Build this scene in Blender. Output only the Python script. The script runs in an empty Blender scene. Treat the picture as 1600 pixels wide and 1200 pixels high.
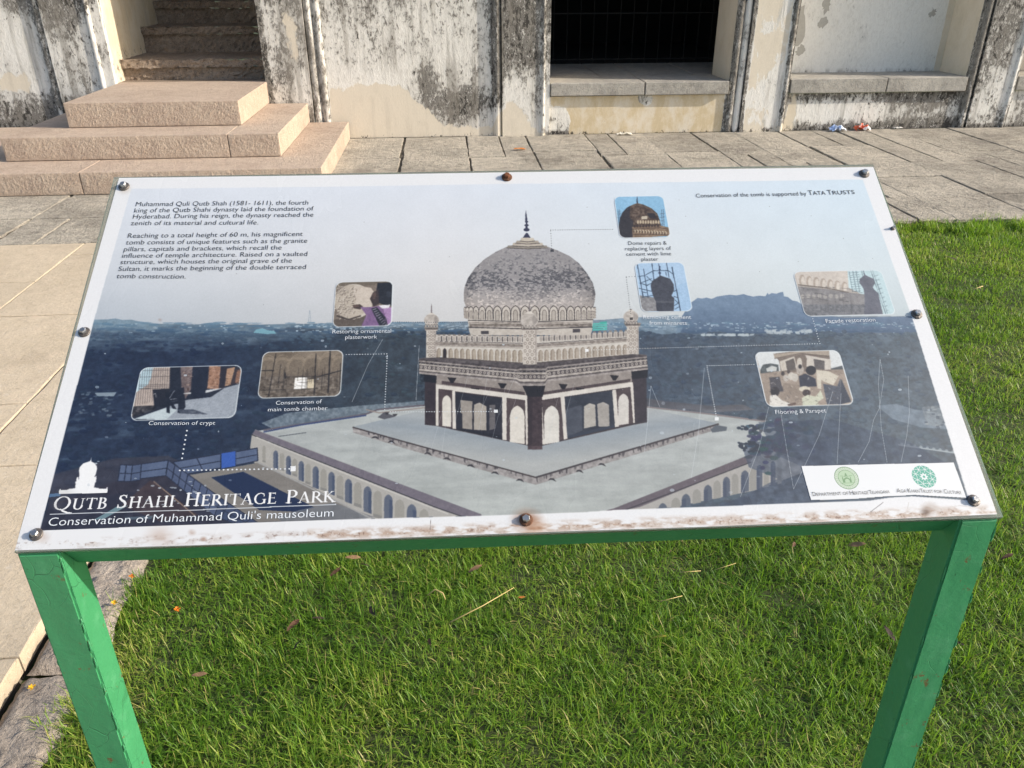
import bpy, bmesh, math, random
import numpy as np
from mathutils import Vector, Matrix
RAD = math.radians
rng = np.random.default_rng(7)
random.seed(7)
sc = bpy.context.scene
COL = sc.collection

# ------------------------------------------------------------------ camera
CAM_H, FPX = 1.5, 1249.6
PITCH, ROLL, YAW = RAD(27.55994), RAD(-0.19276), RAD(4.40109)
_f = np.array([math.sin(YAW)*math.cos(PITCH), math.cos(YAW)*math.cos(PITCH), -math.sin(PITCH)])
_r = np.array([math.cos(YAW), -math.sin(YAW), 0.0])
_u = np.cross(_r, _f)
CR = math.cos(ROLL)*_r + math.sin(ROLL)*_u
CU = -math.sin(ROLL)*_r + math.cos(ROLL)*_u
RM = np.array([CR, CU, _f])
EYE = np.array([0, 0, CAM_H])
cam = bpy.data.cameras.new('camera')
cam.sensor_width = 36.0
cam.lens = 36.0*FPX/1600.0
cam.clip_start, cam.clip_end = 0.02, 3000
cam_o = bpy.data.objects.new('camera', cam)
COL.objects.link(cam_o)
M = Matrix(((CR[0], CU[0], -_f[0], 0), (CR[1], CU[1], -_f[1], 0), (CR[2], CU[2], -_f[2], CAM_H), (0, 0, 0, 1)))
cam_o.matrix_world = M
sc.camera = cam_o

# ------------------------------------------------------------------ light
SUN_EL, SUN_AZ = RAD(27), RAD(13)          # azimuth measured from +X towards -Y
to_sun = Vector((math.cos(SUN_EL)*math.cos(SUN_AZ), -math.cos(SUN_EL)*math.sin(SUN_AZ), math.sin(SUN_EL)))
world = bpy.data.worlds.new('World')
sc.world = world
world.use_nodes = True
wn = world.node_tree
bg = wn.nodes['Background']
sky = wn.nodes.new('ShaderNodeTexSky')
sky.sky_type = 'NISHITA'
sky.sun_disc = False
sky.sun_elevation = SUN_EL
sky.sun_rotation = RAD(90)+SUN_AZ
sky.dust_density = 2.0
wn.links.new(sky.outputs[0], bg.inputs[0])
bg.inputs[1].default_value = 0.15
sun = bpy.data.lights.new('sun', 'SUN')
sun.energy = 4.2
sun.angle = RAD(0.6)
sun.color = (1.0, 0.905, 0.775)
sun_o = bpy.data.objects.new('sun', sun)
sun_o.location = (30, -8, 16)
sun_o.rotation_euler = to_sun.to_track_quat('Z', 'Y').to_euler()
COL.objects.link(sun_o)
sc.view_settings.view_transform = 'Standard'
sc.view_settings.look = 'None'
sc.view_settings.gamma = 1
sc.view_settings.exposure = 0.45

# ------------------------------------------------------------------ measuring helpers
def ray(px, py):
    return np.array([(px-800)/FPX, -(py-600)/FPX, 1.0]) @ RM
def ground(px, py, z=0.0):
    d = ray(px, py)
    return EYE + d*((z-CAM_H)/d[2])
def proj(P):
    c = (P-EYE) @ RM.T
    return 800+FPX*c[..., 0]/c[..., 2], 600-FPX*c[..., 1]/c[..., 2]

# ------------------------------------------------------------------ object helpers
BASE = {}
def tag(o, label=None, cat=None, group=None, kind=None):
    if label: o['label'] = label
    if cat: o['category'] = cat
    if group: o['group'] = group
    if kind: o['kind'] = kind
    return o
def thing(name, loc, label, cat, group=None):
    o = bpy.data.objects.new(name, None)
    o.empty_display_size = 0.1
    o.location = loc
    COL.objects.link(o)
    BASE[o.name] = np.array(loc, float)
    return tag(o, label, cat, group)
def link(name, me, parent=None, base=None):
    o = bpy.data.objects.new(name, me)
    COL.objects.link(o)
    if parent is not None:
        o.parent = parent
        BASE[o.name] = BASE[parent.name]
    elif base is not None:
        o.location = base
        BASE[o.name] = np.array(base, float)
    else:
        BASE[o.name] = np.zeros(3)
    return o
class MB:
    """collects vertices, faces and point attributes of one mesh"""
    def __init__(s):
        s.v, s.f, s.a, s.n = [], [], {}, 0
    def add(s, V, F, **attr):
        V = np.asarray(V, float).reshape(-1, 3)
        s.v.append(V)
        s.f += [tuple(i+s.n for i in f) for f in F]
        for k in attr:
            s.a.setdefault(k, np.zeros(s.n))
        for k in s.a:
            val = attr.get(k, 0.0)
            s.a[k] = np.concatenate([s.a[k], np.broadcast_to(np.asarray(val, float), (len(V),))])
        s.n += len(V)
    def box(s, x0, x1, y0, y1, z0, z1, bev=0.0, jit=0.0, **attr):
        if bev <= 0:
            V = [(x, y, z) for z in (z0, z1) for y in (y0, y1) for x in (x0, x1)]
            F = [(0, 2, 3, 1), (4, 5, 7, 6), (0, 1, 5, 4), (1, 3, 7, 5), (3, 2, 6, 7), (2, 0, 4, 6)]
            s.add(V, F, **attr)
            return
        bm = bmesh.new()
        bmesh.ops.create_cube(bm, size=1.0)
        for v in bm.verts:
            v.co = ((x0+x1)/2+v.co.x*(x1-x0), (y0+y1)/2+v.co.y*(y1-y0), (z0+z1)/2+v.co.z*(z1-z0))
            if jit: v.co += Vector((random.uniform(-jit, jit), random.uniform(-jit, jit), random.uniform(-jit, jit)*.4))
        bmesh.ops.bevel(bm, geom=bm.edges[:], offset=bev, segments=2, affect='EDGES', profile=0.6)
        s.bm(bm, **attr)
    def bm(s, bm, **attr):
        bm.verts.index_update()
        s.add([tuple(v.co) for v in bm.verts], [tuple(v.index for v in f.verts) for f in bm.faces], **attr)
        bm.free()
    def grid(s, o, a, b, na, nb, fn=None, **attr):
        """patch o + i*a + j*b, subdivided"""
        o, a, b = (np.array(q, float) for q in (o, a, b))
        I, J = np.meshgrid(np.linspace(0, 1, na+1), np.linspace(0, 1, nb+1))
        V = o+I.reshape(-1, 1)*a+J.reshape(-1, 1)*b
        if fn is not None:
            V = fn(V)
        w = na+1
        F = [(j*w+i, j*w+i+1, (j+1)*w+i+1, (j+1)*w+i) for j in range(nb) for i in range(na)]
        s.add(V, F, **attr)
    def tube(s, pts, r, n=8, **attr):
        pts = [np.array(p, float) for p in pts]
        rs = r if hasattr(r, '__len__') else [r]*len(pts)
        V = []
        for i, p in enumerate(pts):
            t = pts[min(i+1, len(pts)-1)]-pts[max(i-1, 0)]
            t /= np.linalg.norm(t)
            a = np.cross(t, [0, 0, 1.0] if abs(t[2]) < .9 else [1.0, 0, 0])
            a /= np.linalg.norm(a)
            b = np.cross(t, a)
            for k in range(n):
                q = 2*math.pi*k/n
                V.append(p+rs[i]*(math.cos(q)*a+math.sin(q)*b))
        F = [(i*n+k, i*n+(k+1) % n, (i+1)*n+(k+1) % n, (i+1)*n+k) for i in range(len(pts)-1) for k in range(n)]
        F += [tuple(range(n))[::-1], tuple((len(pts)-1)*n+k for k in range(n))]
        s.add(V, F, **attr)
    def mesh(s, name, mat, base=(0, 0, 0), smooth=False):
        V = np.concatenate(s.v)-np.asarray(base, float)
        me = bpy.data.meshes.new(name)
        me.from_pydata(V.tolist(), [], s.f)
        for k, val in s.a.items():
            at = me.attributes.new(k, 'FLOAT', 'POINT')
            at.data.foreach_set('value', val.astype(np.float32))
        me.materials.append(mat)
        if smooth:
            me.polygons.foreach_set('use_smooth', [True]*len(me.polygons))
        me.update()
        return me
    def build(s, name, mat, parent=None, base=None, smooth=False):
        b = BASE[parent.name] if parent is not None else (base if base is not None else (0, 0, 0))
        return link(name, s.mesh(name, mat, b, smooth), parent, base)

# ------------------------------------------------------------------ node helpers
class NT:
    def __init__(s, name):
        s.m = bpy.data.materials.new(name)
        s.m.use_nodes = True
        s.t = s.m.node_tree
        s.b = s.t.nodes['Principled BSDF']
        s.out = s.t.nodes['Material Output']
        s.oc = s.n('ShaderNodeTexCoord').outputs['Object']
    def n(s, kind, **props):
        nd = s.t.nodes.new(kind)
        for k, v in props.items(): setattr(nd, k, v)
        return nd
    def set(s, sock, v):
        if isinstance(v, bpy.types.NodeSocket): s.t.links.new(v, sock)
        elif isinstance(v, (tuple, list)) and len(v) == 3 and sock.type == 'RGBA': sock.default_value = (*v, 1)
        else: sock.default_value = v
    def noise(s, scale, detail=4, rough=.55, stretch=None, dist=0.0, off=0.0):
        co = s.oc
        if stretch or off:
            mp = s.n('ShaderNodeMapping')
            s.set(mp.inputs[0], co)
            if stretch: mp.inputs['Scale'].default_value = stretch
            mp.inputs['Location'].default_value = (off, off*.7, off*.3)
            co = mp.outputs[0]
        nd = s.n('ShaderNodeTexNoise')
        s.set(nd.inputs['Vector'], co)
        nd.inputs['Scale'].default_value = scale
        nd.inputs['Detail'].default_value = detail
        nd.inputs['Roughness'].default_value = rough
        nd.inputs['Distortion'].default_value = dist
        return nd.outputs['Fac']
    def voro(s, scale, feature='F1'):
        nd = s.n('ShaderNodeTexVoronoi', feature=feature)
        s.set(nd.inputs['Vector'], s.oc)
        nd.inputs['Scale'].default_value = scale
        return nd.outputs['Distance']
    def attr(s, name):
        return s.n('ShaderNodeAttribute', attribute_name=name).outputs['Fac']
    def math(s, op, a, b=None, c=None, clamp=False):
        nd = s.n('ShaderNodeMath', operation=op, use_clamp=clamp)
        for i, q in enumerate((a, b, c)):
            if q is not None: s.set(nd.inputs[i], q)
        return nd.outputs[0]
    def step(s, v, lo, hi, a=0.0, b=1.0):
        nd = s.n('ShaderNodeMapRange', interpolation_type='SMOOTHSTEP')
        s.set(nd.inputs[0], v)
        for i, q in zip((1, 2, 3, 4), (lo, hi, a, b)): s.set(nd.inputs[i], q)
        return nd.outputs[0]
    def mix(s, f, a, b, mode='MIX'):
        nd = s.n('ShaderNodeMix', data_type='RGBA', blend_type=mode)
        s.set(nd.inputs[0], f); s.set(nd.inputs[6], a); s.set(nd.inputs[7], b)
        return nd.outputs[2]
    def bump(s, h, strength=.5, dist=.01, prev=None):
        nd = s.n('ShaderNodeBump')
        nd.inputs['Strength'].default_value = strength
        nd.inputs['Distance'].default_value = dist
        s.set(nd.inputs['Height'], h)
        if prev is not None: s.set(nd.inputs['Normal'], prev)
        return nd.outputs[0]
    def fin(s, col, rough=.8, normal=None, **kw):
        s.set(s.b.inputs['Base Color'], col)
        s.set(s.b.inputs['Roughness'], rough)
        if normal is not None: s.set(s.b.inputs['Normal'], normal)
        for k, v in kw.items(): s.set(s.b.inputs[k.replace('_', ' ')], v)
        return s.m

# ------------------------------------------------------------------ materials
def m_plaster():
    t = NT('weathered_lime_plaster')
    mould_shade, bare, yel = t.attr('mould_shade'), t.attr('bare'), t.attr('yellow')
    nb = t.noise(2.3, 3, .55, (1, 1, .7))
    n1 = t.noise(7.5, 9, .70, (1, 1, .55), .3)
    n2 = t.noise(34, 7, .72, (1, 1, .55), .4)
    n3 = t.noise(95, 5, .7, (1, 1, .5))
    n5 = t.noise(16, 9, .75, (1, 1, .42), .6, 7.0)
    n4 = t.noise(1.1, 4, .5, off=3.0)
    def lin(*ps):
        tot = None
        for w_, s_ in ps:
            q = t.math('MULTIPLY', s_, w_)
            tot = q if tot is None else t.math('ADD', tot, q)
        return tot
    def cover(v, gain, m, soft):
        x = t.math('ADD', t.math('MULTIPLY', t.math('SUBTRACT', v, .5), gain), m)
        return t.step(x, .5-soft, .5+soft)
    white = t.mix(n4, (.86, .84, .79), (.74, .715, .66))
    white = t.mix(t.math('MULTIPLY', t.step(n2, .45, .7), .22), white, (.48, .44, .38))
    film = cover(lin((.4, nb), (.4, n1), (.2, n2)), 3.2, t.math('MULTIPLY', mould_shade, .95), .35)
    col = t.mix(t.math('MULTIPLY', film, .62), white, t.mix(n3, (.24, .225, .20), (.38, .355, .315)))
    blot = cover(lin((.18, nb), (.36, n1), (.46, n2)), 4.6, t.math('SUBTRACT', mould_shade, .12), .15)
    col = t.mix(t.math('MULTIPLY', blot, .88), col, t.mix(t.step(n5, .35, .65), (.055, .05, .044), (.27, .25, .22)))
    cream = t.mix(n1, (.66, .585, .465), (.78, .715, .605))
    cream = t.mix(t.math('MULTIPLY', yel, t.step(n1, .35, .6)), cream, (.62, .50, .31))
    b = t.step(t.math('ADD', bare, t.math('MULTIPLY', t.math('SUBTRACT', lin((.6, n1), (.4, nb)), .5), 1.3)), .47, .53)
    col = t.mix(b, col, cream)
    spots = cover(lin((.45, n5), (.55, n2)), 4.0, t.math('SUBTRACT', t.math('MULTIPLY', mould_shade, .62), t.math('ADD', .16, t.math('MULTIPLY', b, .10))), .10)
    col = t.mix(t.math('MULTIPLY', spots, .92), col, (.030, .027, .024))
    flake = cover(lin((.55, n5), (.45, n3)), -4.5, .22, .08)
    streak = t.noise(13, 4, .6, (1, 1, .06), .15, 2.0)
    streak = t.math('MULTIPLY', t.step(streak, .50, .68), t.math('MULTIPLY', t.step(mould_shade, .02, .35), t.math('SUBTRACT', .55, t.math('MULTIPLY', b, .42))))
    col = t.mix(t.math('MULTIPLY', t.math('MULTIPLY', flake, t.math('SUBTRACT', 1.0, b)), .75), col, (.74, .71, .65))
    col = t.mix(streak, col, (.22, .20, .17))
    col = t.mix(t.math('MULTIPLY', t.step(n1, .45, .75), t.math('MULTIPLY', b, .28)), col, (.42, .35, .25))
    fine = t.mix(n3, (.82, .82, .82), (1.12, 1.12, 1.12))
    col = t.mix(1.0, col, fine, 'MULTIPLY')
    h = t.math('ADD', t.math('MULTIPLY', t.math('ADD', t.math('MULTIPLY', n2, .9), t.math('MULTIPLY', n1, .6)), t.math('SUBTRACT', 1.0, t.math('MULTIPLY', b, .8))), t.math('ADD', t.math('MULTIPLY', b, .5), t.math('MULTIPLY', spots, -.25)))
    return t.fin(col, .92, t.bump(h, .5, .014))
def m_stone(name, c1, c2, speck=(.06, .05, .045), sp_amt=.5, bump=.6, dist=.012, sc_=1.0, warm=None, rough=.85, tv=.28, pit=.5, grime=.28):
    t = NT(name)
    tone = t.attr('tone')
    n1 = t.noise(2.2*sc_, 6, .6)
    n2 = t.noise(75*sc_, 6, .72)
    n3 = t.noise(190*sc_, 3, .7)
    n4 = t.noise(14*sc_, 7, .68)
    n5 = t.noise(32*sc_, 6, .7, off=4.0)
    col = t.mix(t.step(t.math('ADD', t.math('MULTIPLY', n1, .45), t.math('MULTIPLY', n4, .55)), .38, .62), c1, c2)
    col = t.mix(t.math('MULTIPLY', t.step(n2, .52, .64), sp_amt), col, speck)
    col = t.mix(t.math('MULTIPLY', t.step(n5, .60, .70), pit), col, speck)
    col = t.mix(t.math('MULTIPLY', t.step(n5, .42, .30), .30), col, (.72, .66, .57))
    col = t.mix(t.math('MULTIPLY', t.step(n3, .60, .70), .35), col, (.75, .70, .6))
    if warm: col = t.mix(t.math('MULTIPLY', t.step(n4, .58, .70), .5), col, warm)
    n6, n7 = t.noise(7*sc_, 9, .78, off=9.0), t.noise(1.3*sc_, 6, .7, off=6.0)
    col = t.mix(t.math('MULTIPLY', t.step(n6, .54, .66), grime), col, speck)
    col = t.mix(t.math('MULTIPLY', t.step(n7, .50, .68), grime), col, speck)
    g = t.math('ADD', t.math('MULTIPLY', tone, tv), 1.0-tv*.5)
    nd = t.n('ShaderNodeCombineColor')
    for i in range(3): t.set(nd.inputs[i], g)
    col = t.mix(1.0, col, nd.outputs[0], 'MULTIPLY')
    h = t.math('ADD', t.math('MULTIPLY', n2, .5), t.math('ADD', t.math('MULTIPLY', n4, 1.1), t.math('MULTIPLY', n5, .9)))
    return t.fin(col, rough, t.bump(h, bump, dist))
def m_plain(name, c, rough=.6, metal=0.0, var=.25, scale=40, bump=0.0, **kw):
    t = NT(name)
    n = t.noise(scale, 5, .6)
    a = tuple(q*(1-var) for q in c); b = tuple(min(1, q*(1+var)) for q in c)
    nm = t.bump(n, bump, .004) if bump else None
    return t.fin(t.mix(n, a, b), rough, nm, Metallic=metal, **kw)
def m_green():
    t = NT('green_gloss_paint')
    n1 = t.noise(9, 5, .6); n2 = t.noise(55, 6, .7, (1, 1, .35)); n3 = t.noise(20, 2, .5, (1, 1, .2)); n4 = t.noise(26, 6, .7, off=3.)
    col = t.mix(n1, (.045, .250, .105), (.062, .310, .135))
    col = t.mix(t.math('MULTIPLY', t.step(n4, .52, .70), .35), col, (.12, .38, .20))
    col = t.mix(t.math('MULTIPLY', t.step(n2, .66, .71), .8), col, (.012, .06, .022))
    rs = t.noise(38, 5, .7, off=5.)
    col = t.mix(t.math('MULTIPLY', t.step(rs, .645, .68), .85), col, (.16, .09, .035))
    mp = t.n('ShaderNodeMapping'); t.set(mp.inputs[0], t.oc); mp.inputs['Scale'].default_value = (1, .6, .6)
    dn = t.n('ShaderNodeTexNoise'); dn.inputs['Scale'].default_value = 9; t.set(dn.inputs['Vector'], t.oc)
    ad = t.n('ShaderNodeVectorMath', operation='MULTIPLY_ADD'); t.set(ad.inputs[0], dn.outputs['Color']); ad.inputs[1].default_value = (.06, .06, .06); t.set(ad.inputs[2], mp.outputs[0])
    vo = t.n('ShaderNodeTexVoronoi', feature='DISTANCE_TO_EDGE'); vo.inputs['Scale'].default_value = 27; t.set(vo.inputs['Vector'], ad.outputs[0])
    crack = t.math('MULTIPLY', t.step(vo.outputs['Distance'], .012, .003), t.step(t.noise(5, 2, .5, off=8.), .50, .58))
    col = t.mix(t.math('MULTIPLY', crack, .22), col, (.012, .055, .025))
    h = t.math('ADD', t.math('MULTIPLY', n1, .6), t.math('ADD', n3, t.math('ADD', t.math('MULTIPLY', n4, .5), t.math('MULTIPLY', crack, -.2))))
    return t.fin(col, t.step(n4, .3, .7, .36, .55), t.bump(h, .4, .006))
def m_blade(name, dead=False):
    t = NT(name)
    tint, hh = t.attr('tint'), t.attr('hgt')
    rmp = t.n('ShaderNodeValToRGB')
    e = rmp.color_ramp.elements
    stops = [(0, (.058, .150, .014)), (.35, (.132, .268, .022)), (.62, (.228, .366, .038)), (.82, (.37, .455, .072)), (.93, (.42, .38, .12)), (1, (.50, .40, .18))]
    e[0].position, e[0].color = stops[0][0], (*stops[0][1], 1)
    e[1].position, e[1].color = stops[-1][0], (*stops[-1][1], 1)
    for p, c in stops[1:-1]:
        q = e.new(p); q.color = (*c, 1)
    t.set(rmp.inputs[0], tint)
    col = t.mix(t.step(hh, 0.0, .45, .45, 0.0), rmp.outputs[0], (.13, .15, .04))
    t.fin(col, .5)
    tr = t.n('ShaderNodeBsdfTranslucent')
    t.set(tr.inputs[0], t.mix(.5, col, (.34, .60, .03), 'MIX'))
    mx = t.n('ShaderNodeMixShader')
    mx.inputs[0].default_value = .42
    t.t.links.new(t.b.outputs[0], mx.inputs[1]); t.t.links.new(tr.outputs[0], mx.inputs[2])
    t.t.links.new(mx.outputs[0], t.out.inputs[0])
    return t.m
PLASTER = m_plaster()
GRANITE = m_stone('granite_paving', (.37, .335, .28), (.58, .525, .435), speck=(.10, .085, .07), sp_amt=.5, bump=1.0, dist=.03, pit=.75, tv=.42, grime=.42)
SANDSTONE = m_stone('sandstone_paving', (.50, .415, .30), (.57, .475, .35), speck=(.25, .19, .13), sp_amt=.35, bump=.4, dist=.010, warm=(.58, .45, .33), tv=.34, pit=.4, grime=.22)
KERBSTONE = m_stone('rough_kerb_granite', (.34, .285, .235), (.48, .41, .34), sp_amt=.45, bump=.7, dist=.025, pit=.4)
PINK = m_stone('dressed_pink_granite', (.475, .368, .288), (.555, .447, .352), speck=(.24, .165, .13), sp_amt=.5, bump=.8, dist=.016, pit=.45, tv=.4)
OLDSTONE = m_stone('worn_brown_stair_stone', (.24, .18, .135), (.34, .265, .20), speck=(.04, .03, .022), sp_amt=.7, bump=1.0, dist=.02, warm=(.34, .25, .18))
GREYSLAB = m_stone('grey_granite_slab', (.30, .285, .255), (.42, .395, .35), sp_amt=.35, bump=.6, dist=.012, pit=.4)
JOINT = m_plain('dark_joint_earth', (.12, .10, .075), .95)
SOIL = m_plain('lawn_soil', (.050, .066, .018), .95, scale=25, var=.5, bump=.5)
GREEN = m_green()
BLADE = m_blade('grass_blade')
IRON = m_plain('dark_iron', (.008, .0075, .007), .8)
GLOOM = m_plain('shade_dark_plaster', (.012, .011, .010), .95)  # near-black colour put in for the shade inside the chamber
STEEL = m_plain('zinc_plated_steel', (.42, .42, .42), .32, .9, .35, 120, .3)
WASHER = m_plain('dark_oxidised_washer', (.13, .115, .105), .5, .6, .5, 150, .4)
RUST = m_plain('rusted_steel', (.17, .06, .025), .85, .1, .6, 160, .8)
PRINT_GAIN = 0.70

# ================================================================== SETTING: earth, paving, path, kerb
mb = MB()
mb.grid((-60, -60, -.075), (160, 0, 0), (0, 160, 0), 4, 4)
tag(mb.build('ground', SOIL), kind='structure')

def slab(mb, x0, x1, y0, y1, z=0.0, gap=.0035, jit=.007, bev=.006, thick=.05, rag=.0028, **kw):
    """one hewn slab: ragged outline, worn arris, slightly uneven face"""
    c = [(x0+gap, y0+gap), (x1-gap, y0+gap), (x1-gap, y1-gap), (x0+gap, y1-gap)]
    c = [(a_+random.uniform(-jit, jit), b_+random.uniform(-jit, jit)) for a_, b_ in c]
    out = []
    for (ax, ay), (bx, by) in zip(c, c[1:]+c[:1]):
        n_ = max(2, int(math.hypot(bx-ax, by-ay)/.05))
        run = 0.0
        for i in range(n_):
            t_ = i/n_; run = run*.6+random.gauss(0, rag)
            nx, ny = (by-ay), -(bx-ax); l_ = math.hypot(nx, ny)
            w_ = run if i else rag*.5
            out.append((ax+(bx-ax)*t_-nx/l_*abs(w_), ay+(by-ay)*t_-ny/l_*abs(w_)))
    cx, cy = (x0+x1)/2, (y0+y1)/2
    zt = z+random.uniform(-.003, .003); k = len(out)
    def ring_(d, zz, nz=0.0): return [(qx+(cx-qx)/max(math.hypot(cx-qx, cy-qy), .01)*d, qy+(cy-qy)/max(math.hypot(cx-qx, cy-qy), .01)*d, zz+random.uniform(-nz, nz)) for qx, qy in out]
    V = ring_(0, zt-thick)+ring_(0, zt-bev)+ring_(bev*.4, zt-bev*.25, .001)+ring_(bev*1.6, zt, .0006)
    F = [(j*k+i, j*k+(i+1) % k, (j+1)*k+(i+1) % k, (j+1)*k+i) for j in range(3) for i in range(k)]+[tuple(3*k+i for i in range(k))]
    mb.add(V, F, **kw)

mb = MB()
mb.grid((-9.5, 4.97, 0), (22, 0, 0), (0, 3.265, 0), 360, 60, lambda V: V+np.stack([0*V[:, 0], 0*V[:, 0], -.022+.019*rng.random(len(V))**1.6], 1))
tag(mb.build('paving_bed', JOINT), kind='structure')
mb = MB()
def tone(): return {'tone': random.uniform(.25, .75)}
strips = [(-.42, .18, [6.05, 7.62]), (.18, .77, [5.75, 7.24]), (.77, 1.36, [6.2, 7.44]), (1.36, 1.95, [6.0, 7.23]), (1.95, 2.46, [5.9, 7.29]),
          (2.46, 2.90, [5.56, 6.2, 7.13]), (2.90, 3.36, [5.56, 6.19, 6.77]), (3.36, 3.95, [5.54, 6.19, 7.44]), (3.95, 4.56, [5.6, 6.70]), (4.56, 5.17, [5.9, 7.11]),
          (5.17, 5.78, [5.5, 6.8, 7.6]), (5.78, 6.4, [6.1, 7.3])]
x = -.42
while x > -9:
    strips.append((x-.6, x, [5.55, 6.3+random.uniform(-.2, .2), 7.4+random.uniform(-.2, .2)])); x -= .6
x = 6.4
while x < 12:
    strips.append((x, x+.6, [5.7+random.uniform(-.2, .2), 6.9+random.uniform(-.3, .3)])); x += .6
for x0, x1, ys in strips:
    e = [4.97+random.uniform(-.02, .02)]+ys+[8.235]
    for a, b in zip(e[:-1], e[1:]):
        o1, o2 = random.uniform(-.012, .012), random.uniform(-.012, .012)
        if random.random() < .3 and b-a > .5 and x1-x0 > .4:
            m_ = (x0+x1)/2+random.uniform(-.08, .08)
            slab(mb, x0+o1, m_, a, b, gap=random.uniform(.002, .004), **tone()); slab(mb, m_, x1+o1, a, b, gap=random.uniform(.002, .004), **tone())
        else:
            slab(mb, x0+o1, x1+o1, a, b, gap=random.uniform(.002, .006), **tone())
tag(mb.build('pavement', GRANITE), kind='structure')

mb = MB()
mb.box(-7.4, -1.11, -4, 4.955, -.075, -.014)
tag(mb.build('path_bed', JOINT), kind='structure')
mb = MB()
pst = [(-1.67, -1.095, [-2.2, -1.2, -.3, .62, 1.52, 2.41, 3.36, 4.2]), (-2.25, -1.67, [-1.8, -.8, .2, 1.1, 1.98, 2.86, 3.78, 4.72]), (-2.84, -2.25, [-1.2, -.2, .8, 1.8, 2.6, 3.4, 4.27])]
for k in range(7):
    pst.append((-2.84-.6*(k+1), -2.84-.6*k, [-1.5+.9*i+random.uniform(-.2, .2) for i in range(7)]))
for x0, x1, ys in pst:
    e = [-3.9]+ys+[4.955]
    for a, b in zip(e[:-1], e[1:]):
        slab(mb, x0, x1, a, b, gap=.003, jit=.002, bev=.004, thick=.05, rag=.0012, **tone())
tag(mb.build('path', SANDSTONE), kind='structure')
mb = MB()
y = -3.0
ks = [-3, -2.1, -1.3, -.35, .55, 1.50, 2.35, 3.2, 4.1, 4.95]
for a, b in zip(ks[:-1], ks[1:]):
    nx, ny = 10, 34
    def bumpy(V, a=a, b=b):
        V = V.copy()
        V[:, 0] = -1.087+(V[:, 0]+1.087)*(.165+.03*np.sin(V[:, 1]*5.3)+.02*np.sin(V[:, 1]*13+2))/.165
        u_ = (V[:, 0]+1.087)/.165
        ed = np.minimum(np.minimum((V[:, 0]+1.09)/.03, np.clip((1.1-u_)*4, 0, 1)), np.minimum((V[:, 1]-a)/.03, (b-V[:, 1])/.03))
        V[:, 2] = -.022-.03*np.clip(1-ed, 0, 1)+rng.normal(0, .0030, len(V))
        return V
    mb.grid((-1.087, a+.005, 0), (.165, 0, 0), (0, b-a-.010, 0), 14, 60, bumpy, **tone())
tag(mb.build('kerb', KERBSTONE, smooth=True), kind='structure')

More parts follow.
